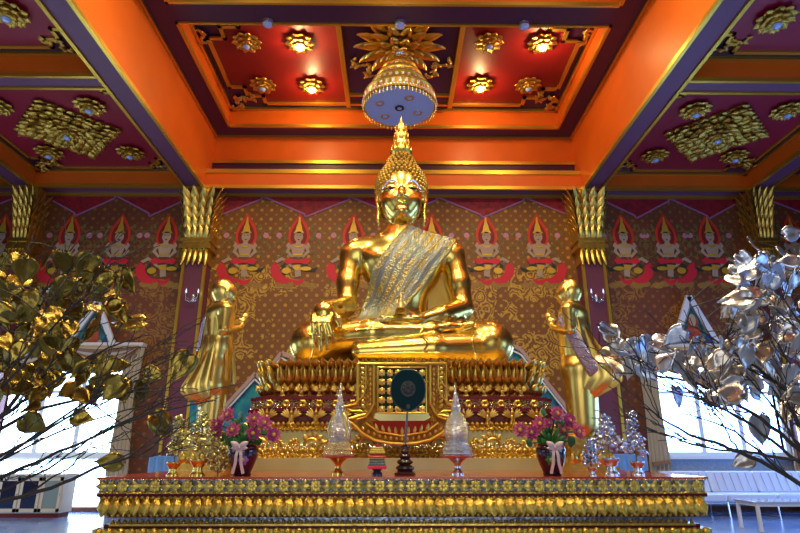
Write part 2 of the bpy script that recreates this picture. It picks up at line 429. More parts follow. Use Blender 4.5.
# scalloped red valance painted above the murals
val = MB(); vf = MB()
def zigz(x0, x1, n, ph):
    pts = []; z1 = at(300, 197, WY).z; zl = at(300, 216, WY).z; 
    L_ = x1-x0; per = L_/n
    for i in range(n):
        for j in range(12):
            t = j/12; x = x0+(i+t)*per
            d = 1-abs(2*((t+ph) % 1)-1); st = round(d*6)/6
            q_ = zl+(z1-zl)*(.95*(1-st)); dn = 1 if ((t+ph) % 1) > .499 else -1; pts += [(x, q_-.035*dn), (x+per/14, q_+.035*dn)]
    pts.append((x1, pts[0][1]))
    return pts, z1
for x0, x1, n, ph in ((-4.15, 4.15, 4, .5), (-8.3, -4.85, 2, 0), (4.85, 8.3, 2, 0), (-13, -8.9, 2, 0), (8.9, 13, 2, 0)):
    pts, z1 = zigz(x0, x1, n, ph)
    val.prism([(x1, z1+.02), (x0, z1+.02)]+pts, lambda x, z: (x, WY-.012, z), lambda x, z: (x, WY-.001, z))
    for i in range(len(pts)-1): vf.bar((pts[i][0], WY-.018, pts[i][1]), (pts[i+1][0], WY-.018, pts[i+1][1]), .012, .04, up=(0,0,1))
struct(val.build('trim_3', mat('valance_red', (.34, .006, .02), 0, .6, var=.5, vscale=9), smooth=False)); struct(vf.build('trim_4', LILAC, smooth=False))
# ------------------------------------------------------------------ columns
def lotus_leaf_row(mb, hw, z0, h, n, flare, w):
    for sdx, sdy in ((0,-1),(1,0),(-1,0),(0,1)):
        for i in range(n):
            t = (i+.5)/n*2-1
            if sdx == 0: b = (t*hw, sdy*hw, z0); tip = (t*(hw+flare), sdy*(hw+flare), z0+h)
            else: b = (sdx*hw, t*hw, z0); tip = (sdx*(hw+flare), t*(hw+flare), z0+h)
            mb.leafp(b, tip, w, .035, (sdx, sdy, .15), curl=.05)
def column(px, label, sx_=1):
    base = at(px, 262, 12.0+.2); x = base.x
    t = thing('column', label, 'column', (x, 12.21, 0), 0, 'columns along the painted wall'); t.scale = (sx_, 1, 1)
    hw = .235
    s = MB(); s.box(-hw, hw, -.2, .2, 0, at(px, 258, 12.01).z); s.build('shaft', COLM, t, smooth=False)
    g = MB()
    zt = at(px, 258, 12.01).z
    for sx in (-1, 1): g.box(sx*hw-.03, sx*hw+.03, -.23, -.17, 0, zt)
    g.build('gold_edging', GOLDT, t, smooth=False)
    c = MB(); z0 = at(px, 240, 12.0).z
    zb = at(px, 262, 12.0).z
    c.box(-.26, .26, -.2, .2, zt-.1, SOF-.01)
    c.box(-.34, .34, -.3, .2, z0-.22, z0-.12); c.box(-.30, .30, -.26, .2, z0-.12, z0-.02); c.box(-.34, .34, -.29, .2, z0-.05, z0+.03)
    for i in range(5):
        tt = (i+.5)/5*2-1; c.leafp((tt*.27, -.25, z0-.2), (tt*.33, -.30, zb-.1), .13, .03, (0,-1,0))
    for r in range(5):
        lotus_leaf_row(c, .235+.012*r, z0+r*.215, .34, 4, .05+.03*r, .155)
    c.build('capital', GOLDL, t)
    return t
colL = column(197.5, 'mauve column with gold leaf capital, left of the seated statue')
colR = column(590, 'mauve column with gold leaf capital, right of the seated statue')
colLL = column(21, 'outer mauve column with gilded capital behind the gold leaf tree', .66)
colRR = column(765, 'outer mauve column with gilded capital above the silver leaf tree', .66)
def sconce(px, py, label):
    p = at(px, py, 12.0)
    t = thing('wall_sconce', label, 'wall lamp', (p.x, 12.0, p.z), 0, 'crystal wall sconces on the columns')
    m = MB()
    for sx in (-1, 1):
        m.tube([(0, -.03, 0), (sx*.05, -.09, -.05), (sx*.12, -.12, -.02), (sx*.13, -.12, .06)], .009, 6)
        m.lathe([(.012, 0), (.03, .02), (.03, .03)], 10, (sx*.13, -.12, .05))
    m.lathe([(.03, -.08), (.05, 0), (.03, .08)], 10, (0, -.02, 0)); m.build('arm', SILV, t)
    c = MB()
    for i in range(9):
        a = i/8*2-1; c.ell((a*.12, -.12, -.07-.04*(1-a*a)), (.014, .014, .025), 6, 4)
    c.build('crystal_drops', SILVB, t)
    for sx in (-1, 1):
        b = MB(); b.lathe([(.014, 0), (.016, .04), (.002, .1)], 8, (sx*.13, -.12, .08)); b.build('bulb', mat('lamp_glass', (.7,.8,1), 0, .1, emit=(.55,.7,1), es=1.5), t)
    return t
sconce(193.5, 298, 'small crystal wall sconce on the left inner column')
sconce(596, 298, 'small crystal wall sconce on the right inner column')
# ------------------------------------------------------------------ ceiling ornaments
LAMPC = mat('unlit_lamp_glass', (.35, .5, .85), 0, .1, coat=.5, spec=.8)
LAMPW = mat('lit_lamp', (1, .8, .45), 0, .3, emit=(1, .72, .28), es=40)
def rosette_mesh():
    m = MB()
    for ring_, (r0, r1, z0, z1, n, w_) in enumerate(((.10, .30, -.02, -.05, 10, .17), (.07, .23, -.06, -.11, 8, .15), (.04, .15, -.1, -.15, 7, .1))):
        for i in range(n):
            a = 2*PI*(i+.5*ring_)/n; ca, sa = math.cos(a), math.sin(a)
            m.leafp((r0*ca, r0*sa, z0), (r1*ca, r1*sa, z1), w_, .03, (0,0,-1), curl=.02)
    m.lathe([(.10, -.16), (.12, -.12), (.12, 0)], 16)
    return m
ros0 = None
def rosette(px, py, z, lit, label, sc=1):
    global ros0
    p = atz(px, py, z)
    if ros0 is None:
        ros0 = {}
    if lit not in ros0:
        t = thing('ceiling_rosette', label, 'ceiling rosette', (p.x, p.y, z), 0, 'gilded rosettes on the ceiling')
        rosette_mesh().build('petals', GOLDC, t)
        l = MB(); l.ell((0,0,-.17), (.07,.07,.04), 12, 6); l.build('lamp', LAMPW if lit else LAMPC, t)
        ros0[lit] = t
    else: t = dup(ros0[lit], (p.x, p.y, z), 0, label)
    t.scale = (sc,)*3
    if lit:
        ld = bpy.data.lights.new('rosette_light', 'POINT'); ld.energy = 55; ld.color = (1, .66, .28); ld.shadow_soft_size = .06
        lo = bpy.data.objects.new('rosette_light', ld); C.objects.link(lo); lo.location = (p.x, p.y, z-.30)
    return t
Q = PZ-.03
rosette(247, 40, Q, 0, 'unlit gilded rosette at the near left of the red left ceiling panel')
rosette(300, 41, Q, 1, 'lit gilded rosette at the near right of the red left ceiling panel')
rosette(263, 83, Q, 0, 'unlit gilded rosette at the far left of the red left ceiling panel')
rosette(312, 84, Q, 1, 'lit gilded rosette at the far right of the red left ceiling panel')
rosette(489, 40, Q, 0, 'unlit gilded rosette at the near left of the red right ceiling panel')
rosette(542, 41, Q, 1, 'lit gilded rosette at the near right of the red right ceiling panel')
rosette(480, 83, Q, 1, 'lit gilded rosette at the far left of the red right ceiling panel')
rosette(528, 83, Q, 0, 'unlit gilded rosette at the far right of the red right ceiling panel')
QA = AZ-.02
ac = {-1: (-6.55, 10.15), 1: (6.55, 10.15)}
def rosxy(x, y, z, label, sc=1):
    t = dup(ros0[0], (x, y, z), 0, label); t.scale = (sc,)*3
for sx, nm in ((-1, 'left'), (1, 'right')):
    for dx in (-1, 1):
        for dy in (-1, 1):
            inner = 'inner' if dx == -sx else 'outer'
            rosxy(sx*6.55+dx*.87, 10.15+dy*.87, QA, f'gilded rosette on the {nm} aisle ceiling, {inner} {"far" if dy > 0 else "near"} side of the square relief')
            rosxy(sx*6.55+dx*.87, 6.03+dy*.87, QA, f'gilded rosette on the nearer {nm} aisle ceiling bay, {inner} {"far" if dy > 0 else "near"} corner')
def squarerelief(x, y, label):
    t = thing('ceiling_relief', label, 'ceiling ornament', (x, y, QA), PI/4, 'square gilded reliefs on the aisle ceilings')
    m = MB(); H = .72
    m.box(-H, H, -H, H, -.05, 0)
    R = random.Random(3)
    for i in range(-4, 5):
        for j in range(-4, 5):
            if abs(i) < 2 and abs(j) < 2: continue
            a = math.atan2(j, i)+R.uniform(-1.3, 1.3); cx, cy = i*.16+R.uniform(-.04, .04), j*.16+R.uniform(-.04, .04)
            m.leafp((cx-.10*math.cos(a), cy-.10*math.sin(a), -.04), (cx+.13*math.cos(a), cy+.13*math.sin(a), -.10-R.uniform(0, .05)), .17, .04, (0,0,-1))
    for i in range(9):
        for s_ in ((1,0),(-1,0),(0,1),(0,-1)):
            tt = (i-4)/4*H*.95; bx, by = (s_[0]*H*.9+(tt if s_[0]==0 else 0), s_[1]*H*.9+(tt if s_[1]==0 else 0))
            m.leafp((bx, by, -.03), (bx+s_[0]*.14, by+s_[1]*.14, -.05), .15, .03, (0,0,-1))
    m.build('relief_panel', GOLDC, t)
    rosette_mesh().build('centre_petals', GOLDC, t, loc=(0,0,-.05))
    l = MB(); l.ell((0,0,-.22), (.07,.07,.04), 12, 6); l.build('lamp', LAMPC, t)
for sx, nm in ((-1, 'left'), (1, 'right')): squarerelief(sx*6.55, 10.15, f'square gilded leaf relief set diagonally on the {nm} aisle ceiling')
# scrolled leaf corner ornaments
def corner_orn(px, py, z, rz, sc, label):
    p = atz(px, py, z); t = MB(); R = random.Random(int(px))
    for i in range(16):
        u = i/15; ang = u*PI/2
        cx, cy = -.45+.9*u, (.18*math.sin(u*PI*3)); a = R.uniform(0, 2*PI)
        t.leafp((cx-.07*math.cos(a), cy-.07*math.sin(a), -.02), (cx+.14*math.cos(a), cy+.14*math.sin(a), -.1), .12, .04, (0,0,-1))
    o = t.build('ceiling_scroll_ornament', GOLDC); o.location = (p.x, p.y, z); o.rotation_euler = (0,0,rz); o.scale = (sc,)*3
    tag(o, label, 'ceiling ornament', 'gilded leaf scrolls in the ceiling corners'); return o
corner_orn(242, 99, PZ-.005, -.8, .85, 'gilded leaf scroll in the far left corner of the central coffer')
corner_orn(548, 99, PZ-.005, .8, .85, 'gilded leaf scroll in the far right corner of the central coffer')
corner_orn(197, 32, PZ-.005, .9, .7, 'gilded leaf scroll in the near left corner of the central coffer')
corner_orn(590, 32, PZ-.005, -.9, .7, 'gilded leaf scroll in the near right corner of the central coffer')
corner_orn(46, 163, AZ-.005, -.6, .8, 'gilded leaf scroll in the outer far corner of the left aisle ceiling')
corner_orn(745, 160, AZ-.005, .6, .8, 'gilded leaf scroll in the outer far corner of the right aisle ceiling')
corner_orn(166, 166, AZ-.005, .7, .45, 'small gilded leaf scroll in the inner far corner of the left aisle ceiling')
corner_orn(622, 166, AZ-.005, -.7, .45, 'small gilded leaf scroll in the inner far corner of the right aisle ceiling')
corner_orn(57, 42, AZ-.005, .7, .5, 'gilded leaf scroll beyond the cross beam in the left aisle ceiling')
corner_orn(732, 42, AZ-.005, -.7, .5, 'gilded leaf scroll beyond the cross beam in the right aisle ceiling')
corner_orn(365, 66, PZ-.055, .9, .75, 'gilded leaf scroll left of the tiered umbrella on the dark recess')
corner_orn(438, 66, PZ-.055, -.9, .75, 'gilded leaf scroll right of the tiered umbrella on the dark recess')
for px, lb in ((269, 'small clear ceiling spotlight left of the tiered umbrella'), (524, 'small clear ceiling spotlight right of the tiered umbrella'), (400, 'small clear ceiling spotlight directly before the tiered umbrella')):
    p = atz(px, 24, RZ); t = thing('ceiling_spotlight', lb, 'ceiling lamp', (p.x, 8.42, RZ), 0, 'clear spotlights on the dark ring')
    m = MB(); m.lathe([(.10, -.08), (.11, -.02), (.06, 0)], 16); m.build('housing', SILV, t)
    m = MB(); m.ell((0,0,-.09), (.08,.08,.03), 12, 5); m.build('lens', LAMPC, t)
# ================================================================== SEATED STATUE
bx, bY = at(402, 362, 7.7).x, 8.25
BZ = 2.24
def buddha():
    t = thing('seated_statue', 'huge polished gold statue sitting cross-legged on the tiered pedestal', 'statue', (bx, bY, BZ))
    h = .021
    s = SDF((-1.75, -1.25, -.05), (1.75, .75, 2.75), h)
    # torso
    s.ell((0, .02, .42), (.62, .42, .40), .1)
    s.cap((0, .05, .5), (0, .03, 1.15), .35, .38, .15, sq=(1, 1.2, 1))
    s.ell((.01, .0, 1.55), (.60, .34, .48), .2)
    s.ell((-.28, -.10, 1.66), (.30, .22, .22), .14); s.ell((.28, -.10, 1.66), (.30, .22, .22), .14)
    s.cap((-.56, .03, 1.84), (.58, .03, 1.84), .19, .19, .16); s.cap((-.1, .02, 2.02), (-.6, .03, 1.86), .14, .14, .14); s.cap((.1, .02, 2.02), (.62, .03, 1.86), .14, .14, .14)
    s.ell((-.73, .03, 1.78), (.19, .20, .22), .12); s.ell((.77, .03, 1.78), (.19, .20, .22), .12)
    s.cap((0, .0, 1.95), (0, -.06, 2.35), .25, .205, .14)
    # arms
    s.chain([(-.75, .02, 1.76), (-.80, -.06, 1.3), (-.80, -.16, .92)], [.185, .16, .138], .07)
    s.chain([(-.80, -.16, .92), (-.92, -.58, .78), (-1.0, -.76, .74)], [.146, .125, .10], .06)
    s.chain([(.79, .02, 1.76), (.86, -.05, 1.3), (.90, -.12, .90)], [.185, .168, .148], .07)
    s.chain([(.90, -.12, .90), (.55, -.48, .72), (.28, -.62, .62)], [.15, .13, .10], .06)
    # legs: lower (its left) and upper (its right)
    s.chain([(-.35, .0, .36), (-1.18, -.38, .34)], [.38, .31], .12)
    s.chain([(.35, .0, .36), (1.18, -.38, .34)], [.38, .31], .12)
    s.ell((-1.24, -.42, .30), (.30, .30, .29), .12); s.ell((1.24, -.42, .30), (.30, .30, .29), .12)
    s.chain([(1.20, -.45, .24), (.4, -.72, .20), (-.55, -.80, .15)], [.25, .20, .12], .045)
    s.chain([(-1.20, -.45, .34), (-.4, -.66, .42), (.40, -.60, .46)], [.23, .20, .13], .045)
    s.chain([(.36, -.60, .47), (.62, -.56, .53), (.88, -.52, .55)], [.11, .095, .065], .03, sq=(1, 1, 1.25))
    for i in range(5): s.chain([(.84, -.60+.045*i, .55), (.97, -.62+.055*i, .57)], [.035, .03], .012)
    # right hand (photo left) hanging over the shin with long fingers
    s.ell((-1.03, -.90, .66), (.14, .13, .15), .05)
    s.cap((-1.0, -.78, .75), (-1.03, -.92, .62), .10, .12, .05, sq=(1, 1.2, 1))
    for i, (dx, L_) in enumerate(((-.12, .40), (-.045, .48), (.035, .46), (.11, .38))):
        x0 = -1.03+dx
        s.chain([(x0, -.97, .60), (x0*1.0+.0-.01*i, -1.035, .48), (x0+.02, -1.03, .34), (x0+.035, -.985, .60-L_)], [.040, .037, .033, .024], .008)
    s.chain([(-.93, -.90, .66), (-.84, -.93, .56), (-.80, -.96, .44)], [.05, .045, .03], .015)
    # left hand lying in the lap, palm up
    s.ell((.12, -.68, .61), (.20, .12, .07), .04)
    for i in range(4):
        s.chain([(.02, -.75+.055*i, .61), (-.14, -.79+.055*i, .60), (-.30+.03*abs(i-1), -.77+.05*i, .62)], [.040, .037, .026], .012)
    s.chain([(.14, -.74, .66), (.02, -.80, .69), (-.08, -.80, .69)], [.042, .036, .028], .012)
    for a in (-1.24, 1.24): pass
    # flat seat underside
    s.F[:, :, s.ax[2] < .0] = 1.
    # head
    hd = SDF((-.55, -.60, 2.18), (.55, .50, 3.62), .0105)
    hz = 2.28
    hd.ell((0, -.02, 2.94), (.345, .385, .38), .05)
    hd.ell((0, -.12, 2.70), (.31, .33, .42), .12); hd.ell((0, -.15, 2.60), (.255, .27, .30), .12)
    hd.ell((0, -.28, 2.42), (.13, .13, .11), .10)
    hd.cap((0, -.02, 2.2), (0, -.06, 2.5), .215, .20, .06)
    for sx in (-1, 1):
        hd.ell((sx*.14, -.29, 2.62), (.12, .10, .12), .12)
        # brow ridge arc
        pts = [(sx*(.045+.27*u), -.415+.16*u**2.2, 2.80+.085*math.sin(PI*min(1, u*1.15+.08))) for u in [i/7 for i in range(8)]]
        hd.chain(pts, [.016]*8, .02)
        # eye ball and lids
        hd.ell((sx*.165, -.345, 2.785), (.10, .07, .055), .03)
        pts = [(sx*(.07+.19*u), -.405+.10*u*u-.0, 2.765-.028*math.sin(PI*u)+.012*u) for u in [i/6 for i in range(7)]]
        hd.chain(pts, [.008]*7, .008)
        pts = [(sx*(.07+.19*u), -.412+.10*u*u, 2.785+.0*u+.018*math.sin(PI*u)) for u in [i/6 for i in range(7)]]
        hd.chain(pts, [.011]*7, .01)
        # nostril wing
        hd.ell((sx*.052, -.43, 2.625), (.038, .045, .032), .02)
        # ear
        hd.chain([(sx*.345, -.02, 2.95), (sx*.38, .03, 2.90), (sx*.372, .02, 2.75), (sx*.355, -.02, 2.62), (sx*.362, -.03, 2.42), (sx*.35, -.03, 2.33)], [.03, .045, .04, .03, .034, .024], .02)
        hd.chain([(sx*.37, -.04, 2.93), (sx*.415, .03, 2.97), (sx*.41, .05, 2.85), (sx*.39, .02, 2.72)], [.018]*4, .01)
    hd.chain([(0, -.40, 2.84), (0, -.455, 2.74), (0, -.50, 2.65), (0, -.485, 2.625)], [.03, .034, .045, .04], .035)
    # lips, slight smile
    for dz, r, top in ((.0, .014, 1), (-.032, .018, 0)):
        pts = [(u*.105, -.452+.06*(abs(u))**2, 2.55+dz+(.040*u*u)-(.006 if top and abs(u) < .1 else 0)+(.038*(1-abs(u))*0 if top else .036*abs(u))) for u in [i/4-1 for i in range(9)]]
        hd.chain(pts, [r*(.35+.65*(1-abs(i/4-1))) for i in range(9)], .014)
    pass
    hd.ell((0, -.372, 2.425), (.085, .07, .06), .05)
    bparts = [s.mesh()]; HD = -.09; hparts = [hd.mesh()]; hparts[0][0][:, 2] += HD
    body = mesh_from('body', bparts+hparts, GOLD, t)
    B = bvh(bparts); H = bvh(hparts)
    # inlaid eyes
    for sx in (-1, 1):
        e = MB(); grid = []
        for i in range(9):
            u = i/8; row = []
            for j in range(3):
                x = sx*(.09+.155*u); z = HD+2.771-.014*math.sin(PI*u)+.008*u+j*(.021*math.sin(PI*u)+.001)
                hit = H.ray_cast(Vector((x, -2, z)), Vector((0, 1, 0)))[0]
                row.append((x, hit.y-.006 if hit else -.38, z))
            grid.append(row)
        V = [p for r in grid for p in r]; Fc = [(i*3+j, i*3+j+1, i*3+j+4, i*3+j+3) for i in range(8) for j in range(2)]
        e.add(V, Fc); o = e.build('eye', mat('eye_inlay', (.01, .01, .012), 0, .15), t)
        md = o.modifiers.new('s', 'SOLIDIFY'); md.thickness = .006
        o['label'] = 'black inlaid eye'
        m = MB(); gr = []
        for i in range(11):
            u = i/10; x = sx*(.06+.255*u); z = HD+2.835+.088*math.sin(PI*min(1, u*1.08+.06)); gr.append((x, z))
        pts = []
        for x, z in gr:
            hit = H.ray_cast(Vector((x, -2, z)), Vector((0, 1, 0)))[0]; pts.append((x, (hit.y if hit else -.3)-.004, z))
        m.tube(pts, [.006+.012*math.sin(PI*i/10) for i in range(11)], 6); ob = m.build('eyebrow', mat('brow_inlay', (.75, .85, .9), .8, .25), t)
        ob['label'] = 'pale arched eyebrow line'
    # hair curls: scalp, crown bump and flame
    hb = SDF((-.5, -.5, 2.5), (.5, .6, 3.95), .02)
    hb.ell((0, .03, 3.00), (.372, .41, .40), .04); hb.ell((0, .04, 2.70), (.345, .30, .35), .05)
    hb.ell((0, .03, 3.34), (.21, .21, .25), .10)
    hv, hf = hb.mesh(); hv[:, 2] += HD
    HB = bvh([(hv, hf)])
    cm = MB(); sph = MB(); sph.ell((0,0,0), (1,1,1), 7, 4)
    n_rows = 20
    for r in range(n_rows):
        z = HD+2.50+r*.057
        # ring around the scalp
        c = Vector((0, .03, z)); cnt = 38 if z < 3.05 else (30 if z < 3.25 else 18)
        for k in range(cnt):
            a = 2*PI*(k+.5*(r % 2))/cnt
            d = Vector((math.cos(a), math.sin(a), 0))
            hit, nor, _, _ = HB.ray_cast(c+d*1.2, -d)
            if hit is None or (hit-c).dot(d) < .0: continue
            # face opening
            hl = HD+3.13-.55*(abs(hit.x)/.36)**2.2 - (0.0 if abs(hit.x) > .05 else .03)
            if hit.y < -.02 and hit.z < hl: continue
            if hit.y >= -.02 and hit.y < .10 and hit.z < 2.72 and False: continue
            rr = .033 if z < 3.1 else .03
            cm.join(sph, Matrix.Translation(hit+nor*.022) @ Matrix.Scale(rr, 4))
    cm.build('hair_curls', mat('hair_gold', (.80, .52, .10), 1, .32), t)
    sc_ = [i for i in range(len(hf))]
    keep = []
    P = hv[hf].mean(1)
    hlv = HD+3.12-.55*(np.abs(P[:, 0])/.36)**2.2
    msk = ~((P[:, 1] < -.0) & (P[:, 2] < hlv)) 
    scalp = mesh_from('scalp', [(hv, hf[msk])], mat('scalp_gold', (.20, .10, .015), .8, .6), t)  # dark tone painted in for the shaded gaps between curls
    fl = MB()
    fl.lathe([(.05, 3.50), (.16, 3.56), (.185, 3.62), (.14, 3.68), (.12, 3.70), (.13, 3.76), (.10, 3.86), (.075, 3.98), (.05, 4.1), (.028, 4.18), (.012, 4.26), (.002, 4.33)], 16, (0, .03, HD))
    for rr, (zb, r0, hh) in enumerate(((3.56, .15, .30), (3.66, .12, .32), (3.80, .09, .34), (3.95, .06, .30))):
        for k in range(8):
            a = 2*PI*(k+.5*rr)/8
            fl.leafp((r0*math.cos(a), .03+r0*math.sin(a), zb+HD), ((r0*.75+.03)*math.cos(a), .03+(r0*.75+.03)*math.sin(a), zb+HD+hh*.6), .09, .02, (math.cos(a), math.sin(a), .2), curl=.01)
    fl.build('flame_finial', GOLDL, t)
    # brocade sash draped over its left shoulder
    NU, NV = 26, 46
    def lerp(a, b, u): return (a[0]+(b[0]-a[0])*u, a[1]+(b[1]-a[1])*u)
    L_ = [(.10, 2.16), (-.12, 1.90), (-.42, 1.43), (-.50, 1.15), (-.60, .88), (-.68, .56)]
    R_ = [(.82, 1.96), (.74, 1.78), (.52, 1.50), (.32, 1.2), (.05, .89), (-.20, .54)]
    def curve(Pp, v):
        q = v*(len(Pp)-1); i = min(int(q), len(Pp)-2); return lerp(Pp[i], Pp[i+1], q-i)
    G = np.zeros((NV+1, NU+1, 3))
    for j in range(NV+1):
        for i in range(NU+1):
            l = curve(L_, j/NV); r = curve(R_, j/NV); x, z = lerp(l, r, i/NU)
            hit = B.ray_cast(Vector((x, -3, z)), Vector((0, 1, 0)))[0]
            y = hit.y if hit else np.nan
            G[j, i] = (x, y, z)
    Y = G[:, :, 1]
    for j in range(NV+1):
        for i in range(NU+1):
            if np.isnan(Y[j, i]): Y[j, i] = Y[j-1, i] if j else -.1
    for _ in range(14):
        Y0 = Y.copy(); Y[1:-1, 1:-1] = (Y0[:-2, 1:-1]+Y0[2:, 1:-1]+Y0[1:-1, :-2]+Y0[1:-1, 2:])/4
        Y[0] = Y0[1]; Y[-1] = Y0[-2]; Y[:, 0] = Y0[:, 1]; Y[:, -1] = Y0[:, -2]; Y[:] = np.minimum(Y, Y0+.004)
    V = []
    for j in range(NV+1):
        for i in range(NU+1):
            V.append((G[j, i, 0], Y[j, i]-.05-.010*math.sin(i/NU*2*PI*5), G[j, i, 2]))
    # carry it back over the shoulder
    m = MB(); over = [[(V[i][0]*1.0, V[i][1]+dy, V[i][2]+dz) for i in range(NU+1)] for dy, dz in ((.42, -.02), (.30, .07), (.14, .06))]
    VV = [p for r in over for p in r]+V; n1 = NU+1
    rows = len(VV)//n1
    m.add(VV, [(j*n1+i, j*n1+i+1, (j+1)*n1+i+1, (j+1)*n1+i) for j in range(rows-1) for i in range(NU)])
    # stripes along the length by material index
    m.mi = [(1 if (i in (3, 4, 8, 12, 16, 20, 22) ) else 0) for j in range(rows-1) for i in range(NU)]
    sash = m.build('sash', [mat('sash_brocade', (.60, .43, .08), .85, .38, .9, 38, col2=(.34, .40, .30), vscale=4, kind='voronoi'), mat('sash_stripe', (.28, .30, .30), .7, .42, .6, 60)], t)
    md = sash.modifiers.new('thick', 'SOLIDIFY'); md.thickness = .025
    sash['label'] = 'silvery gold striped brocade sash'
    # robe hems across the legs, chest edge
    def onbody(pts, rad, name, off=.0):
        q = []
        for x, z in pts:
            hit = B.ray_cast(Vector((x, -3, z)), Vector((0, 1, 0)))[0]
            if hit: q.append((x, hit.y-off, z))
        mm = MB(); mm.tube(q, rad, 6); return mm.build(name, GOLD, t)
    onbody([(-1.22+.06*math.sin(i/10*PI), .06+.5*i/10) for i in range(11)], .013, 'robe_hem')
    onbody([(.98-.05*math.sin(i/10*PI), .06+.5*i/10) for i in range(11)], .013, 'robe_hem')
    onbody([(-1.16+1.5*i/30, .30+.035*math.sin(i/30*PI)) for i in range(31)], .011, 'robe_fold')
    onbody([(.95-1.5*i/30, .10+.02*math.sin(i/30*PI)) for i in range(31)], .011, 'robe_fold')
    onbody([(.28+.05*math.sin(i/8*PI*2), .16+.30*i/8) for i in range(9)], .014, 'robe_hem')
    onbody([(-.62+.30*i/12, .44-.0*i) for i in range(13)], .012, 'robe_fold')
    # robe falling behind its left arm (photo right)
    rb = MB(); rb.prism([(.38, .55), (.82, .85), (.80, 1.7), (.55, 1.75), (.42, 1.3)], lambda x, z: (x, .02+.1*(x-.4), z), lambda x, z: (x, .08+.1*(x-.4), z))
    rb.build('robe_back', GOLD_S, t, smooth=False)
    return t
buddha()
# small gold lotus bowl figure standing in the lap
lp = (bx-.02, bY-.86, BZ+.66)
t = thing('votive_figurine', 'small white and gold figurine seated in the lap of the huge gold statue', 'figurine', lp, sc=.5)
m = MB(); m.lathe([(.02, 0), (.12, .02), (.10, .06), (.14, .10), (.12, .13)], 16); m.build('base', GOLDB, t)
m = MB(); m.lathe([(.11, .13), (.10, .2), (.07, .3), (.08, .34), (.04, .38), (.045, .42), (.04, .47), (.01, .56)], 12)
for sx in (-1, 1):
    m.tube([(sx*.06, 0, .32), (sx*.12, -.02, .25), (sx*.04, -.08, .22)], .02, 6)
m.build('body', mat('pearl_gold', (.85, .66, .25), .9, .3, .4, 60), t)
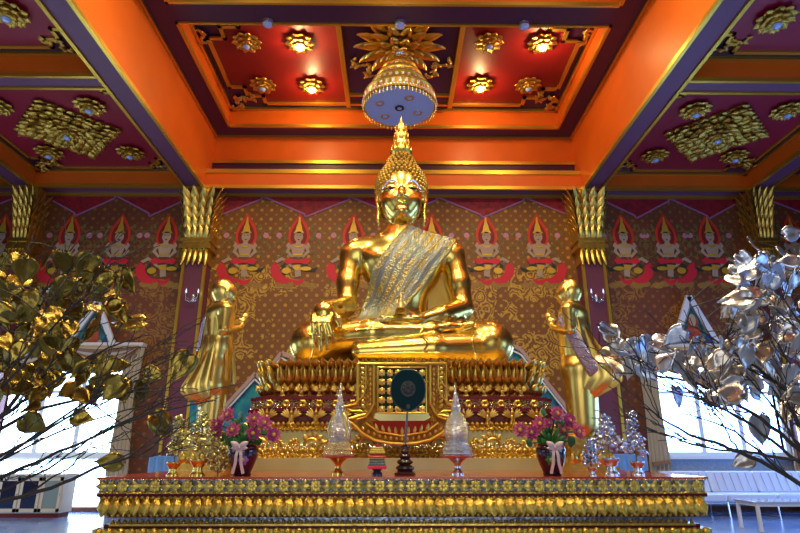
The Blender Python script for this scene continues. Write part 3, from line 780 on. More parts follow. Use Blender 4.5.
# ================================================================== MURAL FIGURES (painted on the back wall, slightly raised)
def arc(cx, cy, r0, r1, a0, a1, n=14, w0=.5):
    o = []; i_ = []
    for k in range(n+1):
        u = k/n; a = a0+(a1-a0)*u; th = (r1-r0)*math.sin(PI*(u*.85+.15*w0))
        o.append((cx+r1*math.cos(a), cy+r1*math.sin(a))); i_.append((cx+(r1-th)*math.cos(a), cy+(r1-th)*math.sin(a)))
    return o+i_[::-1]
def ellp(cx, cy, rx, ry, n=14): return [(cx+rx*math.cos(2*PI*k/n), cy+ry*math.sin(2*PI*k/n)) for k in range(n)]
MU = .0255
def devata(px, flip, label, apy=214):
    p = at(px, apy+37, WY)
    t = thing('mural_figure', label, 'mural figure', (p.x, WY, p.z), 0, 'painted celestial figures on the back wall')
    lay = [0]
    def pl(name, polys, m, d):
        mb = MB()
        for k, q in enumerate(polys): mb.plate([((-x if flip else x)*MU, -y*MU) for x, y in q], -d-.0004*k, -d+.0045-.0004*k)
        return mb.build(name, m, t, smooth=False)
    def tear(s, dy=0):
        R = [(0, -37), (2.2, -33), (5, -28.5), (8, -23), (9.6, -17), (9.6, -11), (8, -6), (5, -3)]
        c = (0, -14)
        P_ = R+[(-x, y) for x, y in R[::-1][:-1]]
        return [(c[0]+(x-c[0])*s, c[1]+(y-c[1])*s) for x, y in P_]
    pl('foliage', [arc(sx*(13+4*(k % 2)), -22+5*k, 2.2, 3.4, k, k+5) for sx in (-1, 1) for k in range(6)]+[ellp(sx*(12+9*(k % 2)), -24+6.3*k, 1.6, 2.4, 6) for sx in (-1, 1) for k in range(5)], FIGO, .006)
    pl('flower', [ellp(sx*18, -15, 2.7, 2.7, 10) for sx in (-1, 1)], FIGP, .010)
    pl('aureole', [tear(1)], FIGR, .008); pl('aureole_field', [tear(.76)], FIGD, .013)
    pl('cloud', [ellp(-14+7*k, 31+2*math.sin(k*2.1), 5, 3, 9) for k in range(5)], FIGG, .005)
    pl('crown', [[(-.5, -33), (.5, -33), (1.3, -27), (2.3, -24), (3, -20), (4.8, -17), (-4.8, -17), (-3, -20), (-2.3, -24), (-1.3, -27)]], GOLDP, .018)
    pl('body', [ellp(0, -13.5, 4, 5), [(-2, -9), (2, -9), (2.4, -7), (7, -5.5), (5.5, 0), (4, 6), (-4, 6), (-5.5, 0), (-7, -5.5), (-2.4, -7)],
        [(-7.5, -6), (-5, -5), (-8, 0), (-4, 5), (-5, 7), (-11, 1)], [(7.5, -6), (5, -5), (8, 0), (4, 5), (5, 7), (11, 1)],
        [(-9, -8), (-7.5, -7), (-9, -2), (-11, -5)], [(9, -8), (7.5, -7), (9, -2), (11, -5)]], FIG, .018)
    pl('leg', [[(-5, 11), (-14, 6), (-20, 10), (-18, 12), (-13, 9), (-5, 16)], [(-6, 14), (3, 13), (4, 24), (-1, 25), (-2, 18)]], FIG, .022)
    pl('face_features', [[(-2.6, -15), (-.9, -15.4), (-.9, -14.6)], [(2.6, -15), (.9, -15.4), (.9, -14.6)], ellp(0, -10.7, 1.1, .5, 6)], FIGK, .021)
    pl('loincloth', [[(-12, 9), (-8, 7), (0, 9), (8, 7), (12, 9), (9, 13), (0, 11.5), (-9, 13)]], FIGC, .027)
    pl('jewellery', [arc(0, -7.5, 3.2, 4.6, .2, PI-.2), [(-4, 3), (4, 3), (4, 4.6), (-4, 4.6)], ellp(0, 16, 3, 2.4), ellp(8, 17, 5, 2), ellp(-9, 19, 4, 3)], GOLDP, .030)
    pl('bird', [[(4, 12), (7, 11), (14, 17), (19, 15), (16, 20), (9, 19), (5, 18)], [(-14, 14), (-11, 12), (-9, 21), (-12, 22)]], FIGK, .025)
    pl('scarf', [[(-21, 11), (-16, 14), (-15, 20), (-10, 25), (-3, 27), (-8, 31), (-16, 30), (-22, 24), (-24, 17)], [(-6, 26), (2, 28), (9, 25), (5, 31), (-1, 32)]], FIGC, .011)
    return t
for k, px in enumerate((245, 298)):
    devata(px, False, ('painted figure under a red flame aureole beside the left inner column', 'painted figure with red flame aureole, second to the right of the left inner column')[k])
devata(353, False, 'painted figure mostly hidden behind the right shoulder of the seated statue, red aureole tip showing')
devata(432, True, 'painted figure peeking out above the sash shoulder of the seated statue')
devata(487, True, 'painted figure with red aureole just right of the seated statue')
devata(539, True, 'painted figure under a red flame aureole beside the right inner column')
for k, px in enumerate((66.8, 117.5, 165)): devata(px, False, ('painted figure on the left aisle wall nearest the outer column', 'middle painted figure on the left aisle wall', 'painted figure on the left aisle wall nearest the inner column')[k])
for k, px in enumerate((625, 668, 712)): devata(px, True, ('painted figure on the right aisle wall nearest the inner column', 'middle painted figure on the right aisle wall', 'painted figure on the right aisle wall nearest the outer column')[k])
devata(796, True, 'painted figure at the far right edge beyond the outer column')
devata(-2, False, 'painted figure at the far left edge beyond the outer column')
# ================================================================== WINDOWS, GABLES, CURTAINS
GLOW = mat('daylight_pane', (.8, .9, 1), 0, .4, emit=(.50, .74, 1), es=9)
GLOWB = mat('daylight_pane_blue', (.8, .9, 1), 0, .4, emit=(.26, .50, 1), es=14)
FRAME = mat('window_frame_white', (.70, .74, .8), 0, .4)
CURT = mat('curtain_cream', (.50, .44, .34), 0, .8, .1, 30)
CURTB = mat('curtain_brown', (.26, .12, .05), 0, .7)
TEAL = mat('gable_teal', (.02, .20, .22), 0, .5, var=.7, vscale=5)
def pleat(mb, x0, x1, z0, z1, y, amp=.035, n=10, taper=0.):
    N = n*6; V = []
    for j in range(7):
        v = j/6; z = z1+(z0-z1)*v
        for i in range(N+1):
            u = i/N; sq = 1-taper*math.sin(PI*min(1, v*1.25))
            V.append((x0+(x1-x0)*(.5+(u-.5)*sq), y-amp*(1+math.sin(u*2*PI*n+.6*math.sin(v*3))), z))
    Fc = [(j*(N+1)+i, j*(N+1)+i+1, (j+1)*(N+1)+i+1, (j+1)*(N+1)+i) for j in range(6) for i in range(N)]
    nv = len(V); V2 = [(a, b+.012, c) for a, b, c in V]
    mb.add(V+V2, Fc+[tuple(q+nv for q in f[::-1]) for f in Fc])
def swag(mb, x0, x1, z, drop, y):
    V = []; N = 16; Mn = 8
    for j in range(Mn+1):
        v = j/Mn
        for i in range(N+1):
            u = i/N; V.append((x0+(x1-x0)*u, y-.05-.03*math.sin(v*PI*4), z-drop*(4*u*(1-u))*v-.03*v))
    for j in range(Mn):
        for i in range(N):
            a = j*(N+1)+i; mb.f.append(tuple(len(mb.v)+q for q in (a, a+1, a+N+2, a+N+1))); mb.mi.append(j % 2)
    mb.v += V
for nm, x0, x1, s in (('1', wl0, wl1, -1), ('2', wr0, wr1, 1)):
    m = MB(); fw = .09
    m.box(x0-fw, x1+fw, WY-.06, WY+.1, wz0-fw, wz0); m.box(x0-fw, x1+fw, WY-.06, WY+.1, wz1, wz1+fw)
    m.box(x0-fw, x0, WY-.06, WY+.1, wz0, wz1); m.box(x1, x1+fw, WY-.06, WY+.1, wz0, wz1)
    for k in (1, 2):
        x = x0+(x1-x0)*k/3; m.box(x-.045, x+.045, WY-.02, WY+.08, wz0, wz1)
    m.box(x0, x1, WY-.01, WY+.06, (wz0*.35+wz1*.65)-.03, (wz0*.35+wz1*.65)+.03)
    fr = struct(m.build('window_'+nm, FRAME, smooth=False)) 
    g = MB(); g.box(x0, x1, WY+.09, WY+.11, wz0 if s > 0 else .1, wz1); g.build('pane', GLOW if s < 0 else GLOWB, fr, smooth=False)
    m = MB(); m.box(x0-.2, x1+.2, WY-.14, WY, wz0-.14, wz0-fw); struct(m.build('window_sill_'+nm, FRAME, smooth=False))
    # wall panel under the window
    if s > 0: m = MB(); m.box(x0-.3, x1+.3, WY-.03, WY, 0.1, wz0-.14); struct(m.build('wall_panel_'+nm, mat('blue_grey_dado', (.30, .36, .45), 0, .5, .1, 40, var=.2, vscale=20), smooth=False))
    side_ = 'left' if s < 0 else 'right'
    for q, (cx, xw) in enumerate(((x0-.2, .45), (x1+.22, .45))):
        t = thing('curtain', f'cream pleated curtain at the {"outer" if (q == 0) == (s < 0) else "inner"} side of the {side_} aisle window', 'curtain', (cx, WY-.16, .35), 0, 'curtains of the aisle windows')
        m = MB(); pleat(m, -xw/2, xw/2, 0, wz1+.27-.35, 0, n=5, taper=.25); m.build('cloth', CURT, t, angle=80)
        m = MB(); m.bar((-xw*.4, -.1, .55), (xw*.4, -.1, .60), .03, .07); m.build('tieback', CURTB, t, smooth=False)
    for q in range(2):
        a = x0-.35+(x1-x0+.7)*q/2; b = x0-.35+(x1-x0+.7)*(q+1)/2
        m = MB(); swag(m, a, b, wz1+.27, .55, WY-.25)
        o = m.build('curtain_swag', [CURT, CURTB]); md = o.modifiers.new('s', 'SOLIDIFY'); md.thickness = .02
        tag(o, f'striped cream and brown swag on the {side_} aisle window, {"left" if q == 0 else "right"} half', 'curtain swag', 'swags of the aisle windows')
    m = MB(); m.box(x0-.4, x1+.4, WY-.24, WY-.02, wz1+.28, wz1+.36)
    tag(m.build('curtain_rail', FRAME, smooth=False), f'white curtain box above the {side_} aisle window', 'curtain rail')
def gable(ax, ay, fx, fy, Y, label, pic, both=True):
    A = at(ax, ay, Y); Fo = at(fx, fy, Y); hw = abs(Fo.x-A.x); hh = A.z-Fo.z
    t = thing('window_gable', label, 'gable', (A.x, Y, Fo.z))
    m = MB()
    for sx in (-1, 1): m.bar((sx*hw, -.04, 0), (0, -.04, hh), .12, .08, up=(0,1,0))
    m.bar((-hw, -.02, 0), (hw, -.02, 0), .10, .07, up=(0,1,0))
    m.build('frame', FRAME, t, smooth=False)
    m = MB()
    for sx in (-1, 1): m.bar((sx*hw*.80, -.06, .10), (0, -.06, hh*.84), .025, .05, up=(0,1,0))
    m.build('inner_border', mat('gable_grey', (.25, .3, .33), 0, .5), t, smooth=False)
    m = MB(); m.plate([(-hw*.95, .0), (hw*.95, 0), (0, hh*.97)], -.03, .0); m.build('painted_panel', TEAL, t, smooth=False)
    m = MB(); m2 = MB(); m3 = MB()
    m.plate(ellp(0, hh*.30, hw*.27, hh*.20), -.045, -.03); m3.plate(ellp(0, hh*.55, hw*.14, hh*.12), -.05, -.03)
    for sx in (-1, 1):
        m2.plate([(sx*hw*.85, .05), (sx*hw*.35, .05), (sx*hw*.55, hh*.34)], -.047, -.03)
        m3.plate(ellp(sx*hw*.33, hh*.17, hw*.08, hh*.07), -.055, -.03)
        m.plate(ellp(sx*hw*.14, hh*.50, hw*.07, hh*.10), -.046, -.03)
    m.build('painted_robe', mat('gable_red', (.45, .07, .02), 0, .6, var=.4, vscale=10), t, smooth=False)
    m2.build('painted_corner', mat('gable_blue', (.02, .06, .38), 0, .5), t, smooth=False); m3.build('painted_flower', FIG, t, smooth=False)
gable(687.5, 297, 720, 350, WY-.1, 'white framed triangular gable painting above the right aisle window', 0)
gable(98.5, 303, 64, 352, WY-.1, 'white framed triangular gable painting above the left aisle window', 0)
# gables of the panels standing behind the pedestal
def backgable(pts_px, Y, label, tealpts):
    t = thing('painted_screen', label, 'screen', tuple(at(*pts_px[0], Y)))
    o = at(*pts_px[0], Y); q = [at(x, y, Y)-o for x, y in pts_px]
    m = MB()
    for i in range(len(q)-1): m.bar(q[i]+Vector((0,-.04,0)), q[i+1]+Vector((0,-.04,0)), .06, .05, up=(0,1,0))
    m.build('frame', mat('screen_border', (.45, .30, .28), 0, .5), t, smooth=False)
    m = MB()
    for i in range(len(q)-1): m.bar(q[i]+Vector((0,-.05,-.09)), q[i+1]+Vector((0,-.05,-.09)), .025, .03, up=(0,1,0))
    m.build('border_line', FRAME, t, smooth=False)
    q = [at(x, y, Y)-o for x, y in tealpts]; m = MB(); m.plate([(v.x, v.z) for v in q], -.01, .03); m.build('painted_panel', mat('screen_blue', (.01, .12, .34), 0, .4, col2=(.02, .32, .30), vscale=6), t, smooth=False)
backgable([(190, 372), (224, 409), (256, 374), (262, 380), (282, 353), (300, 362)], 9.6, 'blue painted gabled screen behind the pedestal at left', [(190, 374), (224, 411), (256, 376), (282, 356), (300, 364), (300, 462), (190, 462)])
backgable([(500, 340), (520, 350), (566, 408), (590, 380)], 9.6, 'blue painted gabled screen behind the pedestal at right', [(500, 342), (520, 352), (566, 411), (590, 382), (590, 462), (500, 462)])
# ================================================================== PEDESTAL
JEWEL = mat('mirror_mosaic', (.75, .68, .50), .9, .18, 1., 45, kind='voronoi', col2=(.55, .40, .12), vscale=7)
def pedestal():
    pc = bx-.01
    t = thing('statue_pedestal', 'broad tiered gold and maroon pedestal carrying the huge seated statue', 'pedestal', (pc, bY, 0))
    def tier(y_top, y_bot, xl_t, xl_b, Yf, name, m, inset=0):
        zt = at(400, y_top, Yf).z; zb = at(400, y_bot, Yf).z
        hw = (at(400+ (400-xl_b), y_bot, Yf).x - at(xl_b, y_bot, Yf).x)/2
        hwt = (at(400+(400-xl_t), y_top, Yf).x - at(xl_t, y_top, Yf).x)/2
        yf = Yf-bY; yb = 1.0
        # stepped-corner footprint
        def fp(h, e): 
            a = h; return [(-a, yb), (-a, yf+.30+e), (-a+.10, yf+.30+e), (-a+.10, yf+.15+e), (-a+.22, yf+.15+e), (-a+.22, yf+e), (a-.22, yf+e), (a-.22, yf+.15+e), (a-.10, yf+.15+e), (a-.10, yf+.30+e), (a, yf+.30+e), (a, yb)]
        A = fp(hw, 0); B_ = fp(hwt, inset); n = len(A)
        mb = MB(); mb.add([(x, y, zb) for x, y in A]+[(x, y, zt) for x, y in B_], [tuple(range(n))[::-1], tuple(range(n, 2*n))]+[(i, (i+1) % n, (i+1) % n+n, i+n) for i in range(n)])
        mb.build(name, m, t, smooth=False)
        return zt, zb, hw, hwt, yf
    tiers = {}
    tiers['seat'] = tier(361, 368, 262, 262, 7.22, 'seat_moulding', GOLDC)
    tiers['body'] = tier(368, 396, 262, 256, 7.28, 'lotus_tier_core', mat('carved_gold_deep', (.40, .16, .03), .9, .42, 1., 24, var=.6, vscale=12))
    tiers['m1'] = tier(396, 399.5, 243, 243, 7.06, 'maroon_moulding', MAROON)
    tiers['jew'] = tier(399.5, 408, 244, 243, 7.08, 'mosaic_band', JEWEL)
    tiers['m2'] = tier(408, 411.5, 240, 240, 7.00, 'maroon_moulding', MAROON)
    tiers['gar'] = tier(411.5, 426, 242, 240, 7.04, 'garuda_tier_core', mat('tier_dark_red', (.12, .012, .005), 0, .5, .4, 30))
    tiers['tee'] = tier(426, 430, 236, 236, 6.92, 'bead_moulding', GOLDB)
    tiers['cr1'] = tier(430, 443, 230, 226, 6.88, 'cream_band', CREAM)
    tiers['scr'] = tier(443, 452, 228, 226, 6.84, 'mosaic_band', JEWEL)
    tiers['te2'] = tier(452, 458, 216, 216, 6.70, 'bead_moulding', GOLDB)
    tiers['cr2'] = tier(458, 473.2, 214, 208, 6.62, 'cream_band', CREAM)
    for y0, z in ((6.66, at(400, 465, 6.6).z),): 
        pass
    # rows of petals (pattern of their tiers)
    def row(z0, z1, hw, yf, n, w, m, name, out=.06, mode='up'):
        mb = MB(); a = hw-.22
        for i in range(n):
            x = -a+(i+.5)*2*a/n
            if mode == 'up': mb.leafp((x, yf-.0, z0), (x, yf-out, z1), w, .04, (0,-1,.1), curl=.03)
            else: mb.leafp((x, yf-.0, z1), (x, yf-out, z0), w, .04, (0,-1,.1), curl=.03)
        for s in (-1, 1):
            for (xx, yy) in ((a+.02, yf+.03), (a+.06, yf+.13), (a+.14, yf+.17), (a+.20, yf+.26), (a+.22, yf+.4), (a+.22, yf+.6), (a+.22, yf+.85)):
                b = (s*xx, yy, z0 if mode == 'up' else z1); e = (s*(xx+out), yy-out*.5, z1 if mode == 'up' else z0)
                mb.leafp(b, e, w, .04, (s*.7,-.7,.1), curl=.03)
        mb.build(name, m, t)
    zt, zb, hw, hwt, yf = tiers['body']
    row(zt-.02, zt+.10, hwt+.02, yf-.04, 30, .10, GOLDL, 'petal_crest', .10)
    row(zb+.34*(zt-zb), zt+.01, hw-.02, yf, 32, .10, GOLDL, 'upper_petals', .06)
    row(zb+.55*(zt-zb), zt+.03, hw-.0, yf-.05, 33, .045, GOLDC, 'petal_tips', .05)
    row(zb+.02, zb+.42*(zt-zb), hw+.01, yf-.02, 36, .085, GOLDC, 'lower_petals', .05)
    zt, zb, hw, hwt, yf = tiers['jew']
    mb = MB()
    for i in range(17):
        x = -hw+.3+i*(2*hw-.6)/16; z = (zt+zb)/2
        for k in range(6):
            a = k*PI/3; mb.leafp((x+.01*math.cos(a), yf-.02, z+.01*math.sin(a)), (x+.055*math.cos(a), yf-.03, z+.05*math.sin(a)), .05, .012, (0,-1,0))
    mb.build('band_flowers', GOLDL, t)
    for key, n, dz in (('tee', 60, .045), ('te2', 66, .05)):
        zt, zb, hw, hwt, yf = tiers[key]
        row(zt-.01, zt+dz, hw, yf, n, .05, GOLDL, 'tooth_crest', .01)
        row(zb-dz*.6, zb+.02, hw, yf-.01, n, .05, GOLDC, 'drop_crest', -.01, 'dn')
    # garuda figures: wings up, body, tail
    def garuda(x, z, s, m, y):
        g = MB(); g.ell((0, -.03, 0), (.045, .04, .075), 8, 6); g.ell((0, -.05, .095), (.03, .03, .035), 8, 6)
        g.leafp((0, -.04, .11), (0, -.05, .17), .03, .01, (0,-1,0))
        for sx in (-1, 1):
            for k in range(4):
                a = .35+.28*k
                g.leafp((sx*.03, -.03, .02), (sx*(.03+.16*math.cos(a)), -.05, .02+.16*math.sin(a)), .045, .012, (0,-1,0))
            g.tube([(sx*.02, -.03, -.05), (sx*.06, -.05, -.10), (sx*.05, -.04, -.16)], [.022, .018, .012], 6)
        g.leafp((0, -.02, -.05), (0, -.05, -.18), .06, .02, (0,-1,0))
        o = g.build('garuda_figure', m, t, loc=(x, y, z)); o.scale = (s,)*3; return o
    zt, zb, hw, hwt, yf = tiers['gar']; first = None
    for i in range(12):
        if i in (5, 6): continue
        x = -hw+.30+i*(2*hw-.6)/11; z = (zt+zb)/2
        if first is None: first = garuda(x, z, .72, GOLDL, yf-.03)
        else:
            o = first.copy(); C.objects.link(o); o.location = (x, yf-.03, z)
    zt, zb, hw, hwt, yf = tiers['body']
    for i in range(14):
        if i in (6, 7): continue
        x = -hw+.34+i*(2*hw-.68)/13
        o = first.copy(); C.objects.link(o); o.location = (x, yf-.13, zb+.03); o.scale = (.5,)*3
    # kneeling scroll figures on the cream band
    zt, zb, hw, hwt, yf = tiers['scr']
    mb = MB()
    def scroll(x, z, s, fl):
        pts = []
        for k in range(16):
            a = k*.5; r = .10*(1-k/17); pts.append((x+fl*(s*(r*math.cos(a))), yf-.07, z+s*r*math.sin(a)))
        mb.tube(pts, [.02*s]*15+[.01], 6)
        for k in range(5):
            a = .6+.5*k; mb.leafp((x+fl*s*.08*math.cos(a), yf-.06, z+s*.08*math.sin(a)), (x+fl*s*.17*math.cos(a+.3), yf-.08, z+s*.17*math.sin(a+.3)), .06*s, .015, (0,-1,0))
    for i in range(9):
        x = .42+i*.20
        if x > hw-.12: break
        for sx in (-1, 1): scroll(sx*x, (zt+zb)/2+.02, (.95 if i % 3 == 0 else .5), sx*(1 if i % 2 else -1))
    mb.build('scroll_carving', GOLDL, t)
    m = MB(); m.box(-2.3, 2.3, -.55, 1.0, 0, .93); m.build('base_block', MAROON, t, smooth=False)
    return t
ped = pedestal()
# ---- hanging cloth-like apron in front of the pedestal centre
def apron():
    Y = 6.62
    def c(x, y): v = at(x, y, Y); return (v.x-ox, v.z-oz)
    o = at(402, 366, Y); ox, oz = o.x, o.z
    t = thing('altar_apron', 'gold framed apron panel with green field hanging on the pedestal centre', 'apron', (ox, Y, oz))
    cx = 402
    def mir(p): return p+[(2*cx-x, y) for x, y in p[::-1]]
    outer = mir([(358, 364), (358, 402), (356, 405), (343, 406), (350, 411), (358, 412), (366, 410), (369, 404)][:2]+[(357, 404), (344, 407), (352, 411), (361, 411), (366, 414), (352, 418), (345, 419), (353, 424), (362, 433), (374, 440), (388, 443), (402, 444)])
    outer = [outer[i] for i in range(len(outer)) if i == 0 or outer[i] != outer[i-1]]
    gf = mat('apron_gold', (.42, .22, .03), .9, .38, .9, 60, var=.4, vscale=20)
    m = MB(); m.plate([c(*p) for p in outer], -.03, .03); m.build('panel', gf, t, smooth=False)
    # side back plates so it rests on the pedestal
    m = MB(); m.box(-.30, .30, .03, .42, -.35, -.02); m.build('backing', MAROON, t, smooth=False)
    def line(pts, w, name, mm, d=.05, close=False):
        mb = MB(); q = [Vector((c(*p)[0], -d, c(*p)[1])) for p in pts]
        if close: q.append(q[0])
        mb.tube(q, w, 8); return mb.build(name, mm, t)
    EDG = mat('apron_edge_gold', (.92, .66, .10), .8, .3)
    line(outer, .016, 'edge_moulding', EDG, .035, True)
    for P_, w_ in (([(374, 366), (374, 404), (370, 412), (366, 417), (357, 420)], .013), ([(366, 366), (366, 388), (363, 397), (356, 403)], .009), ([(366, 376), (362, 384), (358, 388)], .008)):
        line(P_, w_, 'inner_moulding', EDG); line([(2*cx-x, y) for x, y in P_], w_, 'inner_moulding', EDG)
    line(mir([(366, 423), (378, 432), (402, 436)]), .010, 'inner_moulding', EDG)
    gr = [c(*p) for p in mir([(378, 369), (378, 412)])]
    m = MB(); m.plate(gr, -.045, -.03); m.build('green_field', mat('apron_green', (.003, .035, .015), 0, .6, spec=.2), t, smooth=False)
    line([(378, 368), (378, 413), (426, 413), (426, 368)], .010, 'field_border', EDG, .05, True)
    m = MB(); m.plate([c(*p) for p in mir([(376, 413), (374, 418), (380, 421)])], -.05, -.03); m.build('green_field', mat('apron_pale', (.55, .5, .2), .6, .35), t, smooth=False)
    m = MB(); m.plate([c(*p) for p in mir([(372, 421), (375, 428), (388, 433), (402, 434)])], -.045, -.03); m.build('red_field', mat('apron_red', (.26, .015, .005), 0, .6, spec=.2), t, smooth=False)
    m = MB()
    for i in range(6):
        for j in range(5):
            px_ = 382+8*i; py_ = 373.5+9*j-(0)
            v = c(px_, py_)
            for k in range(8):
                a = k*PI/4; m.leafp((v[0], -.05, v[1]), (v[0]+.044*math.cos(a), -.05, v[1]+.044*math.sin(a)), .034, .008, (0,-1,0))
            m.ell((v[0], -.06, v[1]), (.018, .012, .018), 8, 5)
    m.build('medallion', GOLDL, t)
    m = MB()
    for i in range(9):
        v = c(378+6*i, 429+3.5*math.sin(PI*i/8)*1.0); u = i/8*2-1
        m.leafp((v[0], -.05, v[1]-.03), (v[0]+u*.03, -.055, v[1]+.06), .035, .01, (0,-1,0))
    m.build('leaf_ornament', GOLDL, t)
    m = MB()
    for s in (-1, 1):
        for j in range(9):
            v = c(402+s*31.5, 370+5*j); m.leafp((v[0], -.04, v[1]-.02), (v[0], -.045, v[1]+.03), .025, .008, (0,-1,0))
            v = c(402+s*39, 370+4.6*j); m.leafp((v[0]-s*.02, -.035, v[1]-.015), (v[0]+s*.02, -.04, v[1]+.03), .035, .008, (0,-1,0))
    for i in range(15):
        u = i/14*2-1; v = c(402+u*38, 439.5-10*abs(u)**2.2); m.leafp((v[0], -.04, v[1]-.01), (v[0]+u*.02, -.045, v[1]+.03), .03, .008, (0,-1,0))
    m.build('border_ornament', GOLDL, t)
apron()
# ================================================================== ALTAR TABLE
TY = 5.0
tz = lambda y: at(400, y, TY).z
TT = tz(477)
def altar():
    xc = (at(98, 477, TY).x+at(706, 477, TY).x)/2
    t = thing('altar_table', 'wide gilded maroon altar table with red lacquer top in the foreground', 'altar table', (xc, TY, 0))
    def hw(px, y): return (at(804-px, y, TY).x-at(px, y, TY).x)/2
    def lay(name, y0, y1, px0, m, yo=0., px1=None):
        h0 = hw(px0, y0); h1 = hw(px1 or px0, y1); d = 2.7; yo = yo
        z0, z1 = tz(y1), tz(y0); mb = MB()
        V = []
        for h, z in ((h1, z0), (h0, z1)): V += [(-h, yo, z), (h, yo, z), (h, d, z), (-h, d, z)]
        mb.add(V, [(3,2,1,0), (4,5,6,7), (0,1,5,4), (1,2,6,5), (2,3,7,6), (3,0,4,7)])
        return mb.build(name, m, t, smooth=False)
    lay('table_top', 477, 479, 96, REDL, 0)
    lay('bead_strip', 479, 480.2, 98, SILVB, .0)
    lay('floral_band', 480.2, 492, 98, mat('floral_band_base', (.45, .52, .62), .8, .25, 1., 60, col2=(.35, .25, .10), vscale=30), .02)
    lay('bead_strip', 492, 493.6, 97, GOLDB, 0)
    lay('maroon_strip', 493.6, 497, 96, MAROON, .01)
    lay('leaf_band_core', 497, 515, 97, GOLDC, .03, 103)
    lay('maroon_strip', 514.5, 518, 103, MAROON, .07)
    lay('mirror_recess', 518, 525, 108, mat('recess_glass', (.45, .52, .68), .6, .12, .4, 30), .18)
    lay('maroon_strip', 525, 529, 100, MAROON, .06)
    lay('bead_band_core', 529, 541, 92, GOLDC, .0)
    lay('plinth', 541, 590, 95, MAROON, .05)
    mb = MB(); h = hw(95, 560); mb.box(-h, h, .05, 2.7, 0, tz(588)); mb.build('plinth_body', MAROON, t, smooth=False)
    # floral band pattern
    mb = MB(); H = hw(98, 486); n = 38; zc = tz(486.2); R = random.Random(5)
    for i in range(n):
        x = -H+(i+.5)*2*H/n
        if i % 2:
            for k in range(8):
                a = k*PI/4; mb.leafp((x, .01, zc), (x+.05*math.cos(a), .0, zc+.05*math.sin(a)), .04, .008, (0,-1,0))
            mb.ell((x, -.004, zc), (.014,.01,.014), 6, 4)
        else:
            for s in (-1, 1):
                mb.leafp((x, .01, zc), (x+s*.085, .0, zc), .05, .01, (0,-1,0))
                for q in (-1, 1):
                    mb.leafp((x+s*.02, .01, zc+q*.01), (x+s*.055, .0, zc+q*.042), .03, .008, (0,-1,0)); 
    mb.build('floral_carving', GOLDL, t)
    mb = MB(); n = 60; H = hw(99, 505)
    for i in range(n):
        x = -H+(i+.5)*2*H/n
        mb.leafp((x-.015, .02, tz(497.5)), (x+.02, -.015, tz(514.5)), .10, .03, (0,-1,-.2), curl=.02)
    for i in range(110):
        x = -H+(i+.5)*2*H/110
        mb.ell((x, .02, tz(515)), (.018, .015, .016), 6, 4); 
        mb.ell((x, .01, tz(497.5)), (.014, .012, .012), 6, 4)
    for s in (-1, 1):
        for k in range(6): mb.leafp((s*(H-.0), .1+k*.12, tz(497.5)), (s*(H+.01), .12+k*.12, tz(514.5)), .10, .03, (s,0,-.2))
    mb.build('leaf_carving', GOLDC, t)
    mb = MB(); H = hw(106, 522); n = 100
    for i in range(n):
        x = -H+(i+.5)*2*H/n; mb.leafp((x, .07, tz(526)), (x, .06, tz(520)), .036, .012, (0,-1,0))
    mb.box(-H, H, .05, .2, tz(526.5), tz(524.5)); mb.build('tooth_crest', GOLDL, t)
    mb = MB(); H = hw(92, 534); n = 56
    for i in range(n):
        x = -H+(i+.5)*2*H/n; mb.ell((x, -.0, tz(531.5)), (.034, .03, .03), 8, 6); mb.leafp((x, 0, tz(532)), (x, -.03, tz(539.5)), .07, .02, (0,-1,-.3))
    mb.build('bead_carving', GOLDC, t)
    mb = MB(); H = hw(98, 479); n = 220
    for i in range(n):
        x = -H+(i+.5)*2*H/n
        if i % 2: mb.ell((x, .0, tz(479.6)), (.009, .008, .008), 6, 4)
    mb.build('bead_row', GOLDB, t)
altar()
# ================================================================== THINGS ON THE ALTAR
def on(px, Y): return at(px, 470, Y).x
def lathe_px(prof, s, n=24, c=(0,0,0)): return MB().lathe([(max(r, .02)/s, z/s) for r, z in prof], n, c)
SC = 106.
CRY = mat('crystal_mosaic', (.78, .82, .80), .85, .2, 1., 80, kind='voronoi')
CRG = mat('crystal_gilt', (.85, .72, .35), .9, .25, .8, 80, kind='voronoi')
def stupa(px, gold, label):
    Y = 5.5; t = thing('stupa_reliquary', label, 'reliquary', (on(px, Y), Y, TT), 0, 'stupa shaped reliquaries on the altar')
    lathe_px([(6, 0), (6, 1.5), (3.6, 4), (2.8, 7), (3.5, 10), (6.5, 13), (9, 15)], SC).build('stand', GOLD if gold else SILV, t)
    lathe_px([(9, 15), (15.5, 16), (15.5, 17.2), (9, 17.3)], SC, 28).build('tray', mat('tray_red', (.45, .05, .03), .1, .3), t)
    lathe_px([(15, 17.2), (16, 19), (14.5, 20), (14, 22), (15, 22.8), (13, 24), (12.5, 26), (13.3, 27), (11, 28), (10.5, 30), (9, 31)], SC, 28).build('stepped_base', CRG if gold else CRY, t)
    lathe_px([(9.5, 30.5), (11.4, 34), (12, 38), (11.8, 43), (10.6, 48), (8.4, 53), (5.4, 57), (4, 59)], SC, 28).build('bell', CRY, t)
    g = MB()
    for k in range(4):
        a = PI/4+k*PI/2; pts = [(r*math.cos(a)/SC, r*math.sin(a)/SC, z/SC) for r, z in ((11.3, 33), (12.2, 38), (12, 43), (10.8, 48), (8.6, 53), (5.6, 57))]
        g.tube(pts, .012, 6)
    g.build('gilt_rib', GOLDL if gold else CRG, t)
    lathe_px([(3.8, 58.5), (5, 60), (4.5, 62), (5.2, 64), (4, 66), (3, 69), (3.2, 71), (2, 73), (2.2, 75), (1.3, 78), (.5, 84), (.1, 88)], SC, 16).build('spire', CRY, t)
stupa(338, True, 'crystal stupa reliquary on a gold footed stand, left of the fan')
stupa(457.5, False, 'crystal stupa reliquary on a silver footed stand, right of the fan')
